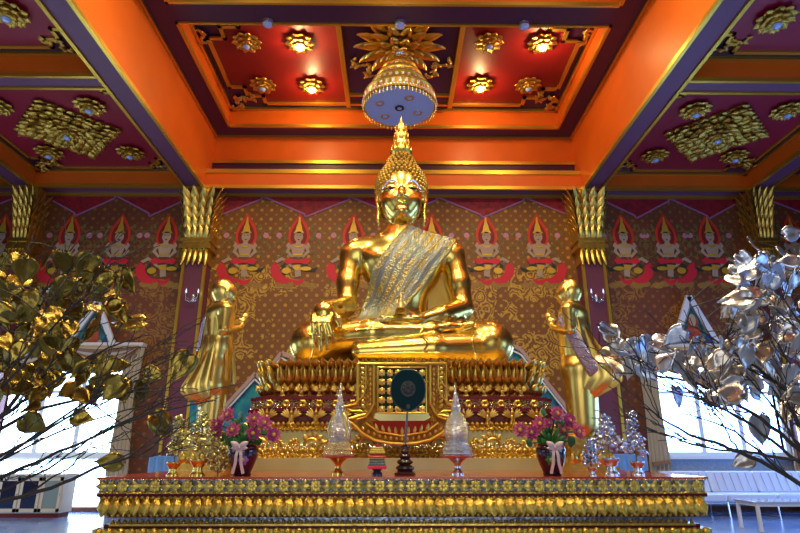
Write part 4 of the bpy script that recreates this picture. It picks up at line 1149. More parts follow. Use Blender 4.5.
def fan():
    Y = 5.35; s = 109.; x = on(405, Y)
    t = thing('ceremonial_fan', 'dark teal ceremonial fan on a pole in a turned dark wood stand', 'fan', (x, Y, TT))
    zc = at(408, 390, Y).z-TT; 
    P_ = []
    for k in range(40):
        a = 2*PI*k/40; rx = 17.3/s; rz = 20.3/s
        xx = math.copysign(abs(math.cos(a))**.9, math.cos(a))*rx; zz = math.sin(a)*rz
        if zz < 0: xx *= 1-.22*(zz/rz)**2
        P_.append((xx+.03, zc+zz))
    m = MB(); m.plate(P_, -.012, .012); m.build('fan_blade', DARK, t, smooth=False, bevel=.008)
    m = MB(); m.tube([(p[0], -.004, p[1]) for p in P_]+[(P_[0][0], -.004, P_[0][1])], .008, 6); m.build('fan_rim', mat('fan_rim', (.02, .05, .06), .2, .4), t)
    m = MB(); m.plate(ellp(.03, zc+.01, 7.5/s, 8/s, 20), -.018, -.010)
    for k in range(8): a = k*PI/4; m.leafp((.03, -.018, zc+.01), (.03+.06*math.cos(a), -.02, zc+.01+.06*math.sin(a)), .04, .006, (0,-1,0))
    m.build('emblem', DARKI, t, smooth=False)
    m = MB(); m.plate(ellp(.03, zc-.15, .02, .025, 10), -.018, -.010); m.build('pole_socket', DARKI, t, smooth=False)
    m = MB(); m.tube([(0, 0, .2), (.012, 0, .4), (.03, 0, zc-.12)], [.011, .011, .008], 8); m.build('pole', mat('pole_grey', (.2, .2, .24), .7, .3), t)
    lathe_px([(10, 0), (10.5, 2), (7, 4), (9, 6), (9, 7.5), (5.5, 9.5), (8, 11.5), (7.5, 13), (4.5, 15), (6.3, 17), (5.8, 18.5), (3.5, 20), (4.6, 22), (3, 24), (3.2, 26), (1.4, 29)], s).build('stand', WOODK, t)
fan()
def offering():
    Y = 5.3; s = 110.; t = thing('garland_offering', 'small tiered offering with yellow garland, teal beads and pink fringe', 'offering', (on(377, Y), Y, TT))
    lathe_px([(5, 0), (5, 2), (3.5, 4), (5.5, 6.5)], s).build('bowl', mat('bowl_dark', (.03, .05, .08), .2, .25), t)
    m = MB(); R = random.Random(2)
    for k in range(26):
        a = 2*PI*k/26; m.ell((8/s*math.cos(a), 8/s*math.sin(a), 7.5/s), (.012,.012,.016), 6, 4)
    m.build('pink_fringe', mat('flower_pink_red', (.8, .05, .10), 0, .5), t)
    m = MB()
    for j in range(3):
        for k in range(22):
            a = 2*PI*k/22+j; m.ell(((7.5-.5*j)/s*math.cos(a), (7.5-.5*j)/s*math.sin(a), (10+2.2*j)/s), (.010,.010,.009), 6, 4)
    m.build('teal_beads', mat('bead_teal', (.10, .30, .30), .2, .3), t)
    lathe_px([(8.5, 16), (9, 17), (8, 18), (6, 18.5), (6.5, 20), (5, 21)], s).build('red_tier', mat('tier_red', (.5, .06, .04), 0, .4), t)
    m = MB()
    for k in range(16):
        a = 2*PI*k/16
        for q in range(3): m.ell(((6.5-q*.9)/s*math.cos(a+q*.2), (6.5-q*.9)/s*math.sin(a+q*.2), (21+2*q)/s), (.014,.014,.012), 6, 4)
    m.build('yellow_garland', mat('garland_yellow', (.65, .52, .08), 0, .6), t)
    m = MB()
    for k in range(7): a = k*2*PI/7; m.leafp((0,0,25/s), (.03*math.cos(a), .03*math.sin(a), 29/s), .03, .006, (math.cos(a), math.sin(a), 1))
    m.build('top_flower', mat('flower_pink_red', None), t)
offering()
# vases with lotus flowers
PINK = mat('lotus_pink', (.85, .22, .38), 0, .45, var=.4, vscale=12); PINK2 = mat('lotus_magenta', (.70, .12, .36), 0, .45, var=.4, vscale=12)
YEL = mat('lotus_heart', (.75, .50, .06), 0, .5); GREEN = mat('lotus_leaf_green', (.05, .22, .04), 0, .45, var=.4, vscale=6)
LEAFD = mat('leaf_dark_green', (.015, .07, .02), 0, .4)
def vase(px, Y, label, decal):
    x = on(px, Y); s = 110.
    t = thing('flower_vase', label, 'vase', (x, Y, TT), 0, 'black vases of lotus flowers on the altar')
    lathe_px([(8, 0), (9, 1.5), (8.5, 3), (11, 9), (13.5, 16), (14.5, 22), (14, 25), (12, 27), (13, 28.5), (11.5, 28.5), (10, 26)], s, 32).build('vessel', mat('vase_glaze', (.012, .004, .02), 0, .08, coat=1), t)
    m = MB(); m2 = MB(); R0 = .124
    for k in range(6):
        a = -PI/2+decal*.25; c0 = Vector((R0*math.cos(a), R0*math.sin(a), .13)); n = Vector((math.cos(a), math.sin(a), 0)); tn = Vector((-n.y, n.x, 0))
        b = k*PI/3; m.leafp(c0, c0+(tn*math.cos(b)+Vector((0,0,1))*math.sin(b))*.05-n*.008, .04, .006, n)
        m2.ell(c0+n*.006, (.018,.018,.018), 8, 5)
    m.build('painted_flower', mat('vase_violet', (.30, .12, .45), 0, .3) if decal > 0 else mat('vase_green', (.02, .2, .03), 0, .3), t); m2.build('painted_flower_heart', YEL, t)
    rb = MB()
    for sx in (-1, 1):
        rb.leafp((0, -.145, .235), (sx*.075, -.165, .28), .05, .018, (0,-1,0)); rb.leafp((0, -.145, .235), (sx*.07, -.16, .225), .04, .012, (0,-1,0))
        pts = [(sx*.01, -.145, .23), (sx*.02, -.16, .17), (sx*.025, -.15, .10), (sx*.045, -.14, .02)]
        for i in range(3): rb.bar(pts[i], pts[i+1], .025, .006, up=(0,1,0))
    rb.ell((0, -.15, .235), (.018,.015,.018), 8, 5)
    rb.build('ribbon_bow', mat('ribbon_pink', (.72, .55, .52), 0, .4), t)
    return t
vase(242, 5.3, 'black glazed vase with violet painted flower and ribbon, left of the pedestal', 1)
vase(552, 5.3, 'black glazed vase with green painted leaf and ribbon, right of the pedestal', -1)
def lotus(px, py, Y, r, label, mt, vx, k=0):
    c = at(px, py, Y); base = Vector((on(vx, 5.3), 5.3, TT+.25))
    t = thing('lotus_flower', label, 'flower', tuple(c), 0, 'artificial lotus flowers in the vases')
    R = random.Random(int(px*7+py))
    tilt = Vector(((px-vx)/60, -.9, .25)).normalized(); q = Vector((0,0,1)).rotation_difference(tilt).to_matrix()
    m = MB()
    for ring_, (n, L_, w_, el) in enumerate(((10, 1., .42, .15), (9, .85, .40, .5), (6, .6, .32, .95))):
        for i in range(n):
            a = 2*PI*(i+.5*ring_)/n+R.uniform(-.1, .1); e = el+R.uniform(-.1, .1)
            d = Vector((math.cos(a)*math.cos(e), math.sin(a)*math.cos(e), math.sin(e)))
            up = Vector((-math.cos(a)*math.sin(e), -math.sin(a)*math.sin(e), math.cos(e)))
            m.leafp(q @ (d*r*.1), q @ (d*r*L_), r*w_, -r*.10, q @ up, curl=r*.12)
    m.build('petals', mt, t)
    m = MB(); m.ell(q @ Vector((0,0,r*.22)), (r*.26,)*3, 8, 6); m.build('heart', YEL, t)
    m = MB(); e = base-c; m.tube([(0,0,0), tuple(e*.45+Vector((0,0,.05))), tuple(e*.97)], .006, 5); m.build('stem', LEAFD, t)
FL = {'left': (242, [(228,415,'topmost, toward the golden monk'), (218,425,'at the upper left edge'), (217,433,'at the lower left edge'), (233,430,'in the lower middle'), (253,434,'front and centre right'), (254,419,'at the top right of centre'), (264,423,'at the upper right edge'), (273,435,'at the far right edge')]),
      'right': (552, [(521,430,'at the far left edge'), (532,433,'front and centre left'), (540,424,'upper left of centre'), (557,414,'topmost of the bunch'), (569,421,'at the upper right'), (563,431,'front and centre right'), (578,432,'at the far right edge'), (549,423,'small one in the centre')])}
for nm, (vx, L_) in FL.items():
    for i, (x, y, w_) in enumerate(L_):
        lotus(x, y, 5.22+.05*(i % 3), .077 if 'small' not in w_ else .045, f'pink lotus in the {nm} vase, {w_}', PINK2 if i % 3 == 1 else PINK, vx)
for nm, vx, L_ in (('left', 242, [(231,439,.085), (241,416,.06), (265,431,.06), (248,440,.05), (224,437,.05), (243,428,.06), (258,441,.05), (236,422,.045)]), ('right', 552, [(541,441,.08), (560,425,.06), (543,412,.04), (571,441,.06), (553,440,.05), (529,443,.05), (548,432,.06), (562,440,.06)])):
    x0 = on(vx, 5.3); t = thing('lotus_leaves', f'green leaves among the lotus flowers in the {nm} vase', 'leaves', (x0, 5.3, TT+.24))
    m = MB(); st = MB(); O = Vector((x0, 5.3, TT+.24)); R = random.Random(3)
    for i, (x, y, r) in enumerate(L_):
        c = at(x, y, 5.3+.03*(i % 3)) - O; d = Vector((R.uniform(-1, 1), -.4, R.uniform(-.2, 1))).normalized()
        m.leafp(c-d*r*.8, c+d*r*.8, r*1.5, r*.12, (R.uniform(-.3,.3), -1, .5)); st.tube([(0,0,-.03), tuple(c*.5+Vector((0,0,.02))), tuple(c)], .005, 5)
    for i in range(26):
        a = R.uniform(0, 2*PI); e = R.uniform(.2, 1.2); d = Vector((math.cos(a)*math.cos(e), math.sin(a)*math.cos(e)*.7, math.sin(e)))
        L2 = R.uniform(.10, .20); m.leafp(d*L2*.4, d*L2, .035, .005, (-d.x*.3, -1, .6), curl=-.01)
    m.build('leaf_blades', GREEN, t); st.build('stems', LEAFD, t); t['kind'] = 'thing'
# little foil trees
def foil_tree(px, Y, hpx, wpx, mt, stand, label, grp, shape='cone', sp=14, seed=1):
    s = 571/(Y*.95); R = random.Random(seed); x = on(px, Y)
    t = thing('foil_tree', label, 'ornamental tree', (x, Y, TT), 0, grp)
    h = hpx/s; w = wpx/s/2; z0 = 0
    if stand:
        z0 = sp/s
        lathe_px([(5.5, 0), (5.5, 1.2), (3.6, 3), (3.4, 6), (5, 8), (6.5, 10.5), (6.5, 12), (5.5, 12.3)], s/(sp/13)).build('goblet', stand, t)
    m = MB(); m.tube([(0,0,z0*.9), (0,0,z0+(h-z0)*.9)], .006, 5)
    tips = []
    for k in range(int(110)):
        u = R.random(); v = z0+(h-z0)*(.12+.86*u); rad = w*((1-u)**.75 if shape == 'cone' else math.sin(PI*min(.97, .18+.8*u)))*R.uniform(.45, 1)
        a = R.uniform(0, 2*PI); tips.append(Vector((rad*math.cos(a), rad*math.sin(a), v)))
        if k % 3 == 0: m.tube([(0,0,v-.03), tuple(tips[-1])], .0025, 4)
    m.build('stem', mat('foil_stem', (.25, .2, .1), .5, .4), t)
    f = MB()
    for p in tips:
        for q in range(3):
            d = Vector((R.uniform(-1,1), R.uniform(-1,1), R.uniform(-.8,.8))).normalized(); b = p+Vector((R.uniform(-.012,.012), R.uniform(-.012,.012), R.uniform(-.012,.012)))
            f.leafp(b, b+d*.032, .022, .004, (R.uniform(-1,1), -1, R.uniform(-.5,1)))
    f.build('foil_leaves', mt, t)
GL2 = mat('foil_leaf_gold', (.72, .68, .28), 1, .28, .2, 40); SL2 = mat('foil_leaf_silver', (.62, .72, .88), 1, .2, .2, 40)
foil_tree(173, 5.25, 58, 17, GL2, GOLD, 'slim gold foil tree on a goblet, first from the left on the altar', 'gold foil trees on the altar', sp=14, seed=1)
foil_tree(198, 5.25, 60, 30, GL2, GOLD, 'bushy gold foil tree on a goblet between the slim tree and the left monk', 'gold foil trees on the altar', 'round', 17, 2)
foil_tree(218, 5.35, 40, 26, GL2, None, 'low gold foil bush without goblet beside the left vase', 'gold foil trees on the altar', 'round', 12, 3)
foil_tree(592, 5.2, 34, 17, SL2, SILV, 'smallest silver foil tree beside the right vase', 'silver foil trees on the altar', 'cone', 9, 4)
foil_tree(611, 5.3, 58, 40, SL2, SILV, 'widest silver foil tree in the middle of the three', 'silver foil trees on the altar', 'cone', 18, 5)
foil_tree(638, 5.35, 62, 22, SL2, SILV, 'tall slim silver foil tree, first from the right on the altar', 'silver foil trees on the altar', 'cone', 14, 6)
# ================================================================== STANDING MONKS
MSASH = mat('monk_sash_silver', (.42, .38, .55), .8, .35, .8, 60)
def monk(px, sg, label, long_robe):
    Y = 6.6; x = at(px, 440, Y).x
    zb = TT
    t = thing('monk_statue', label, 'statue', (x, Y, zb), 0, 'golden monk statues beside the pedestal')
    zf = at(px, 437, Y).z-zb
    # pedestal of the statue
    p = MB(); hs = .25
    for (a, z0, z1) in ((.27, 0, .04), (.24, .04, .08), (.21, .08, zf-.11), (.24, zf-.11, zf-.06), (.20, zf-.06, zf)): p.box(-a, a, -a*.8, a*.8, z0, z1)
    for k in range(5): p.leafp((-.2+.1*k, -.175, .06), (-.2+.1*k, -.20, .19), .09, .02, (0,-1,0))
    p.build('plinth', GOLDL, t, angle=30)
    rz = .55 if sg > 0 else -.55
    S = SDF((-.42, -.42, 0), (.42, .42, 1.95), .0125)
    def X(q): return (q[0]*sg, q[1], q[2])
    def cap(a, b, ra, rb=None, k=.03, sq=(1,1,1)): S.cap(X(a), X(b), ra, rb, k, '+', sq)
    for sy in (-1, 1):
        S.ell(X((.06, sy*.07, .03)), (.12, .045, .04), .02)
        cap((0, sy*.07, .05), (0, sy*.065, .55), .055, .08)
    if long_robe:
        cap((0, 0, .14), (-.01, 0, .75), .135, .16, .05, (1, .85, 1)); cap((-.01, 0, .75), (0, 0, 1.2), .165, .15, .05)
    else:
        cap((0, 0, .18), (0, 0, .75), .105, .14, .05); cap((-.02, 0, .56), (0, 0, 1.0), .165, .14, .03)
    cap((0, 0, 1.0), (.0, 0, 1.38), .135, .155, .06, (1.1, .9, 1))
    cap((0, -.15, 1.43), (0, .15, 1.43), .07, .07, .07)
    cap((0, 0, 1.42), (.02, 0, 1.60), .062, .055, .04)
    S.ell(X((.005, 0, 1.69)), (.115, .105, .15), .06)
    S.ell(X((.055, 0, 1.63)), (.085, .085, .11), .07)
    S.cap(X((.13, 0, 1.68)), X((.155, 0, 1.64)), .012, .017, .015)
    for sy in (-1, 1):
        S.chain([X((.02, sy*.10, 1.70)), X((.015, sy*.115, 1.66)), X((.02, sy*.105, 1.58))], [.018, .016, .012], .01)
        S.ell(X((.115, sy*.035, 1.69)), (.02, .02, .012), .01)
        S.chain([X((0, sy*.19, 1.42)), X((-.01, sy*.215, 1.16))], [.062, .048], .04)
        S.chain([X((-.01, sy*.215, 1.16)), X((.17, sy*.06, 1.24)), X((.21, sy*.022, 1.29))], [.046, .035, .026], .02)
        S.ell(X((.225, sy*.018, 1.33)), (.030, .016, .05), .012)
        for i in range(4):
            S.chain([X((.205+.014*i, sy*.012, 1.36)), X((.222+.014*i, sy*.010, 1.41)), X((.232+.012*i, sy*.008, 1.455-.008*abs(i-1.5)))], [.011, .010, .007], .006)
        S.chain([X((.205, sy*.02, 1.33)), X((.185, sy*.02, 1.37))], [.011, .008], .006)
    S.cap(X((.125, -.02, 1.60)), X((.125, .02, 1.60)), .008, .008, .01)
    v, f = S.mesh(); sc_ = 1.0
    top = at(px+ (14 if sg > 0 else -14), 281, Y).z-zb; k = (top-zf)/1.815
    body = mesh_from('body', [(v, f)], GOLD_S, t); body.location = (0, 0, zf); body.rotation_euler = (0, 0, rz); body.scale = (k*1.22, k*1.22, k)
    Bv = bvh([(v, f)])
    # robe cloth: swept sheet falling behind the shoulder
    def sheet(rows, name, m, th=.015):
        mb = MB(); n = len(rows[0]); V = [X(p) for r in rows for p in r]
        mb.add(V, [(j*n+i, j*n+i+1, (j+1)*n+i+1, (j+1)*n+i) for j in range(len(rows)-1) for i in range(n-1)])
        o = mb.build(name, m, t, angle=80); o.location = (0, 0, zf); o.rotation_euler = (0, 0, rz); o.scale = (k*1.22, k*1.22, k)
        md = o.modifiers.new('th', 'SOLIDIFY'); md.thickness = th; sd = o.modifiers.new('sub', 'SUBSURF'); sd.levels = 1; sd.render_levels = 1; return o
    rows = []
    for j in range(11):
        u = j/10; z = (1.36-.86*u) if long_robe else (1.08-.66*u)
        wd = (.06+.42*u**1.3) if u < .8 else (.06+.42*.8**1.3)*(1-(u-.8)/.2*.8)
        if not long_robe: wd *= .72
        rows.append([(-.06-wd*(i/7)+.0, -.17+.10*(i/7)+.014*math.sin(i*2.2+u*2), z-(.10 if u > .7 else .05)*(i/7)) for i in range(8)])
    if long_robe:
        sheet(rows, 'robe_drape', GOLD_S)
        rows2 = []
        for j in range(9):
            u = j/8; rows2.append([(.02-.26*u+.035*i, -.215-.02*math.sin(PI*u)+.012*i, 1.42-.72*u-.03*i) for i in range(4)])
        sheet(rows2, 'sash', mat('monk_sash_silver', (.42, .38, .55), .8, .35, .8, 60), .02)
    else:
        sheet(rows, 'robe_drape', GOLD_S)
        rows2 = []
        for j in range(6):
            u = j/5; rows2.append([(-.17-.03*u, -.10+.05*i, 1.35-.42*u) for i in range(3)])
        sheet(rows2, 'sash', mat('monk_sash_silver', None), .02)
        # waist cloth with mosaic legs
        m = MB()
        for i in range(9):
            a = 2*PI*i/9; m.tube([X((.155*math.cos(a), .155*math.sin(a), .98)), X((.205*math.cos(a), .205*math.sin(a), .60))], .012, 5)
        o = m.build('skirt_fold', GOLD_S, t); o.location = (0,0,zf); o.scale = (k*1.22,k*1.22,k)
        m = MB()
        for j in range(9):
            z = .12+.05*j; m.lathe([(.118, z), (.125, z+.008), (.118, z+.016)], 20)
        for i in range(12): a = 2*PI*i/12; m.tube([(.118*math.cos(a), .118*math.sin(a), .1), (.13*math.cos(a), .13*math.sin(a), .55)], .006, 5)
        o = m.build('mosaic_grid', mat('mosaic_silver', (.75, .78, .6), .9, .25), t); o.location = (0,0,zf); o.scale = (k*1.22,k*1.22,k)
        o['label'] = 'silvery lattice over the lower robe'
monk(208, 1, 'golden standing monk statue with praying hands and short flared robe, left of the pedestal', False)
monk(585, -1, 'golden standing monk statue in a long robe with silver sash, right of the pedestal', True)
# ================================================================== TIERED UMBRELLA
def umbrella():
    Y = 9.5; c = at(399.5, 106, Y)
    t = thing('tiered_umbrella', 'tiered gold royal umbrella with pale blue underside hanging above the statue', 'umbrella', tuple(c))
    m = MB(); m.lathe([(.66, -.035), (.66, -.012), (.05, -.012)], 48); m.build('underside', mat('umbrella_underside', (.42, .52, .80), 0, .35), t)
    TR = ((.70, 0, .24), (.57, .24, .46), (.46, .46, .66), (.36, .66, .84), (.25, .84, .98))
    for i, (r, z0, z1) in enumerate(TR):
        m = MB(); m.lathe([(r*.93, z0-.0), (r, z0-.015), (r*1.02, z0+.03), (r*.985, z0+.05), (r*.97, z1-.07), (r*1.0, z1-.05), (r*.97, z1-.01), (r*.80, z1)], 48)
        tr = m.build('tier', GOLDT, t)
        m = MB(); n = int(40*r)+8
        for k in range(n):
            a = 2*PI*k/n; q = Vector((math.cos(a), math.sin(a), 0)); b = q*r*.985
            m.bar(b+Vector((0,0,z0+.07)), b+Vector((0,0,z1-.09)), .055, .012, up=q)
        m.build('tier_panel', mat('umbrella_silver', (.65, .62, .55), .8, .3, .6, 50), tr)
        m = MB(); n = int(110*r)
        for k in range(n):
            a = 2*PI*k/n; m.ell((r*1.02*math.cos(a), r*1.02*math.sin(a), z0+.015), (.016, .016, .02), 6, 4)
        m.build('pearl_edge', mat('pearl', (.7, .72, .7), .3, .25), tr)
    m = MB(); n = 56
    for k in range(n):
        a = 2*PI*k/n; p = (.69*math.cos(a), .69*math.sin(a)); m.ell((p[0], p[1], -.05), (.012,.012,.04), 6, 5); m.ell((p[0], p[1], -.10), (.014,.014,.018), 6, 4)
    m.build('drop_fringe', GOLDL, t)
    m = MB(); m.lathe([(.25, .96), (.15, 1.02), (.10, 1.05), (.08, 1.15), (.10, 1.18), (.05, 1.22), (.04, 1.46)], 20); m.build('finial', SILV, t)
    for k, (x, y) in enumerate(((0, 0), (-.28, .28), (.36, .15), (-.38, -.16), (.18, -.34))):
        l = MB(); l.lathe([(.085, -.06), (.09, -.04), (.05, -.03)], 16, (x, y, 0)); o = l.build('lamp_ring', SILV if k else WOODK, t)
        l = MB(); l.ell((x, y, -.055), (.05, .05, .02), 10, 5); l.build('lamp_lens', LAMPC, o)
    R = random.Random(9); b = thing('ceiling_leaf_boss', 'large gilded leaf boss on the ceiling holding the tiered umbrella', 'ceiling ornament', (c.x, Y, PZ-.06))
    m = MB()
    for rg_, (r0, r1, n, w, z) in enumerate(((.25, .92, 14, .26, -.03), (.2, .72, 12, .24, -.10), (.12, .48, 10, .2, -.17), (.08, .3, 8, .15, -.24))):
        for k in range(n):
            a = 2*PI*(k+.5*rg_)/n; m.leafp((r0*math.cos(a), r0*math.sin(a), z), (r1*math.cos(a), r1*math.sin(a), z-.02-R.uniform(0, .07)), w, .05, (0,0,-1), curl=.05)
    m.build('leaf_rays', GOLDL, b)
umbrella()
# ================================================================== FOREGROUND LEAF TREES
def heart(mb, p, d, up, L_, w, R):
    d = d.normalized(); r = d.cross(up).normalized(); n = r.cross(d).normalized()
    T = (0, .08, .22, .4, .58, .74, .87, 1.0); W = (.30, .78, 1., .95, .70, .40, .15, .015); fold = R.uniform(.0, .3); curl = R.uniform(-.12, .2); ph = R.uniform(0, 6)
    V = []
    for t, ww in zip(T, W):
        for sx in (-1, -.6, -.25, 0, .25, .6, 1):
            zz = fold*abs(sx)*ww*w*.5 + curl*L_*t*t + .035*L_*math.sin(9*t+ph+sx*2)
            back = -.10*L_*abs(sx)*(1-t)**4*1.5
            V.append(p+d*(t*L_+back)+r*(sx*ww*w/2)+n*zz)
    mb.add(V, [(i*7+k, i*7+k+1, (i+1)*7+k+1, (i+1)*7+k) for i in range(7) for k in range(6)])
def leaftree(name, label, trunk_px, branches, spots, leafm, seed, Yb, sizes):
    R = random.Random(seed); o = at(*trunk_px, Yb)
    t = thing(name, label, 'ornamental tree', (o.x, o.y, 0)); t['kind'] = 'thing'; O = Vector((o.x, o.y, 0))
    m = MB(); pts = []
    def branch(P_, r0, depth):
        # smooth
        q = []
        for i in range(len(P_)-1):
            for k in range(5): q.append(P_[i].lerp(P_[i+1], k/5))
        q.append(P_[-1])
        for _ in range(3): q = [q[0]]+[(q[i-1]+q[i]*2+q[i+1])/4 for i in range(1, len(q)-1)]+[q[-1]]
        q = [p+Vector((R.uniform(-1,1), R.uniform(-1,1), R.uniform(-1,1)))*.004 for p in q]
        n = len(q); m.tube([p-O for p in q], [max(.0016, r0*(1-.80*i/n)) for i in range(n)], 6)
        pts.extend(q[n//4:])
        if depth > 0:
            for k in range(4 if depth == 2 else 3):
                i = R.randrange(n//4, n-2); d = (q[i+1]-q[i-1]).normalized()
                e = (d+Vector((R.uniform(-.6,.6), R.uniform(-.5,.5), R.uniform(-.45,.6)))).normalized()*R.uniform(.2, .42)*(1 if depth == 2 else .55)
                branch([q[i], q[i]+e*.5+Vector((0,0,R.uniform(-.02,.03))), q[i]+e], max(.002, r0*(1-.8*i/n)*.6), depth-1)
    for (P_, r0) in branches: branch([at(x, y, Y) for x, y, Y in P_], r0, 2)
    f = MB(); tw = MB()
    for (x, y, n, sx, sy) in spots:
        for k in range(n):
            Y = Yb+R.uniform(-.3, .5); px, py = (R.gauss(x, sx), R.gauss(y, sy)) if n > 1 else (x, y)
            p = at(px, py, Y); near = min(pts, key=lambda a: (a-p).length)
            L_ = R.uniform(*sizes)*Y/Yb*(.9 if n > 1 else 1)
            d = Vector((R.uniform(-.9,.9), R.uniform(-.5,.5), R.uniform(-1.1,.25))).normalized()
            st = p-d*L_*.5
            q = [near, near.lerp(st, .5)+Vector((0,0,.02)), st-d*.02, st+d*.01]; tw.tube([a-O for a in q], [.0026, .002, .0014, .0014], 4)
            heart(f, st-O, d, Vector((R.uniform(-.8,.8), -1, R.uniform(-.3,.9))), L_, L_*R.uniform(.72, .92), R)
    # trunk down to the floor
    base = Vector((O.x, O.y+.1, 0.0)); first = [at(*b[0][0]) for b in branches]
    c = sum(first, Vector())/len(first)
    low = Vector((O.x, O.y+.1, .55))
    m.tube([base-O, low-O], [.05, .035], 8)
    for a in first: m.tube([low-O, (low.lerp(a, .5)+Vector((0,0,.04)))-O, a-O], [.03, .02, branches[0][1]], 6)
    m.build('branches', BARK, t); tw.build('twigs', BARK, t)
    fo = f.build('foil_leaves', leafm, t, angle=70); md = fo.modifiers.new('th', 'SOLIDIFY'); md.thickness = .0012
    pot = MB(); pot.lathe([(.12, 0), (.15, .02), (.20, .28), (.22, .32), (.20, .33), (.16, .30)], 24, (0, .1, 0)); pot.build('pot', mat('pot_dark', (.05, .02, .015), 0, .3), t)
BL = [([(-120, 520, 2.5), (-20, 475, 2.5), (50, 425, 2.5), (110, 385, 2.5), (190, 350, 2.5)], .008),([(-120, 530, 2.5), (-20, 500, 2.4), (50, 470, 2.4), (100, 430, 2.4), (168, 405, 2.4)], .007),([(-120, 530, 2.3), (-30, 470, 2.2), (30, 440, 2.2), (90, 405, 2.2), (120, 350, 2.2)], .008),([(-120, 520, 2.5), (-40, 430, 2.2), (10, 380, 2.2), (50, 330, 2.2), (80, 300, 2.2)], .009),
      ([(-120, 520, 2.5), (-40, 455, 2.45), (30, 410, 2.4), (100, 396, 2.3), (160, 372, 2.3)], .011),
      ([(-120, 520, 2.5), (-30, 490, 2.3), (60, 452, 2.2), (130, 418, 2.2), (215, 400, 2.2)], .009),
      ([(-120, 530, 2.4), (-30, 505, 2.2), (40, 494, 2.15), (95, 468, 2.15), (150, 452, 2.15), (172, 425, 2.15)], .010),
      ([(-120, 520, 2.5), (-20, 440, 2.5), (40, 370, 2.5), (70, 310, 2.5), (95, 262, 2.5)], .012),
      ([(-120, 520, 2.6), (-30, 410, 2.7), (20, 330, 2.7), (50, 280, 2.7), (120, 240, 2.7)], .010),
      ([(-120, 520, 2.5), (-20, 430, 2.3), (50, 385, 2.3), (110, 345, 2.3), (150, 335, 2.3)], .009),
      ([(-120, 520, 2.5), (-20, 470, 2.6), (60, 430, 2.6), (140, 405, 2.6), (235, 385, 2.6)], .007),
      ([(-120, 520, 2.5), (-60, 400, 2.6), (-20, 320, 2.6), (10, 270, 2.6)], .010)]
SPL = [(12, 300, 26, 22, 19), (60, 330, 24, 24, 22), (85, 290, 12, 22, 16), (105, 375, 6, 20, 10), (20, 350, 22, 22, 20), (70, 380, 12, 30, 12), (10, 395, 9, 20, 12), (100, 290, 9, 18, 14),
       (180, 369, 1, 0, 0), (162, 427, 1, 0, 0), (107, 462, 1, 0, 0), (36, 425, 1, 0, 0), (84, 418, 1, 0, 0), (128, 283, 1, 0, 0), (66, 265, 1, 0, 0), (127, 318, 1, 0, 0), (140, 395, 1, 0, 0)]
leaftree('gold_leaf_tree', 'bare branched tree with heart shaped gold foil leaves at the left edge', (-120, 520), BL, SPL, mat('leaf_gold_foil', (.42, .29, .055), 1, .30, .3, 30, var=.5, vscale=5), 11, 2.4, (.085, .135))
BR = [([(930, 560, 2.3), (850, 500, 2.2), (790, 455, 2.2), (745, 420, 2.2), (705, 400, 2.2), (645, 385, 2.2)], .009),([(930, 560, 2.6), (850, 450, 2.6), (800, 380, 2.6), (775, 340, 2.6), (755, 300, 2.6)], .010),([(930, 560, 2.3), (850, 490, 2.3), (800, 450, 2.3), (770, 400, 2.3), (720, 350, 2.3)], .009),([(930, 560, 2.4), (880, 500, 2.4), (810, 440, 2.4), (780, 395, 2.4), (790, 340, 2.4)], .010),
      ([(930, 560, 2.5), (850, 520, 2.3), (780, 470, 2.25), (730, 448, 2.2), (690, 435, 2.2), (640, 405, 2.2)], .012),
      ([(930, 560, 2.5), (850, 505, 2.4), (790, 440, 2.4), (740, 405, 2.4), (690, 380, 2.4), (615, 372, 2.4)], .012),
      ([(930, 560, 2.5), (860, 470, 2.4), (800, 400, 2.35), (745, 360, 2.35), (700, 330, 2.3)], .012),
      ([(930, 560, 2.5), (860, 480, 2.2), (800, 460, 2.1), (745, 452, 2.1), (700, 448, 2.1), (660, 432, 2.1)], .009),
      ([(930, 560, 2.5), (870, 440, 2.4), (830, 370, 2.4), (790, 310, 2.4), (765, 270, 2.4)], .010),
      ([(930, 560, 2.5), (860, 490, 2.6), (800, 430, 2.6), (760, 370, 2.6), (735, 330, 2.6)], .009),
      ([(930, 560, 2.5), (860, 510, 2.15), (790, 480, 2.1), (735, 430, 2.1), (680, 412, 2.1)], .008)]
SPR = [(635, 355, 20, 12, 13), (662, 362, 14, 16, 12), (715, 382, 12, 18, 12), (742, 312, 20, 9, 16), (745, 325, 14, 10, 14), (765, 280, 22, 14, 14), (790, 265, 14, 14, 12), (785, 330, 22, 14, 18), (790, 385, 18, 14, 18), (750, 375, 13, 18, 16), (700, 400, 6, 20, 10), (725, 355, 12, 16, 12),
       (757, 250, 1, 0, 0), (746, 262, 1, 0, 0), (741, 462, 1, 0, 0), (733, 300, 1, 0, 0), (613, 338, 1, 0, 0), (760, 432, 1, 0, 0)]
leaftree('silver_leaf_tree', 'bare branched tree with heart shaped silver foil leaves at the right edge', (930, 560), BR, SPR, mat('leaf_silver_foil', (.66, .76, .94), 1, .33, .2, 20, col2=(.60, .50, .36), vscale=2.5), 21, 2.4, (.085, .13))
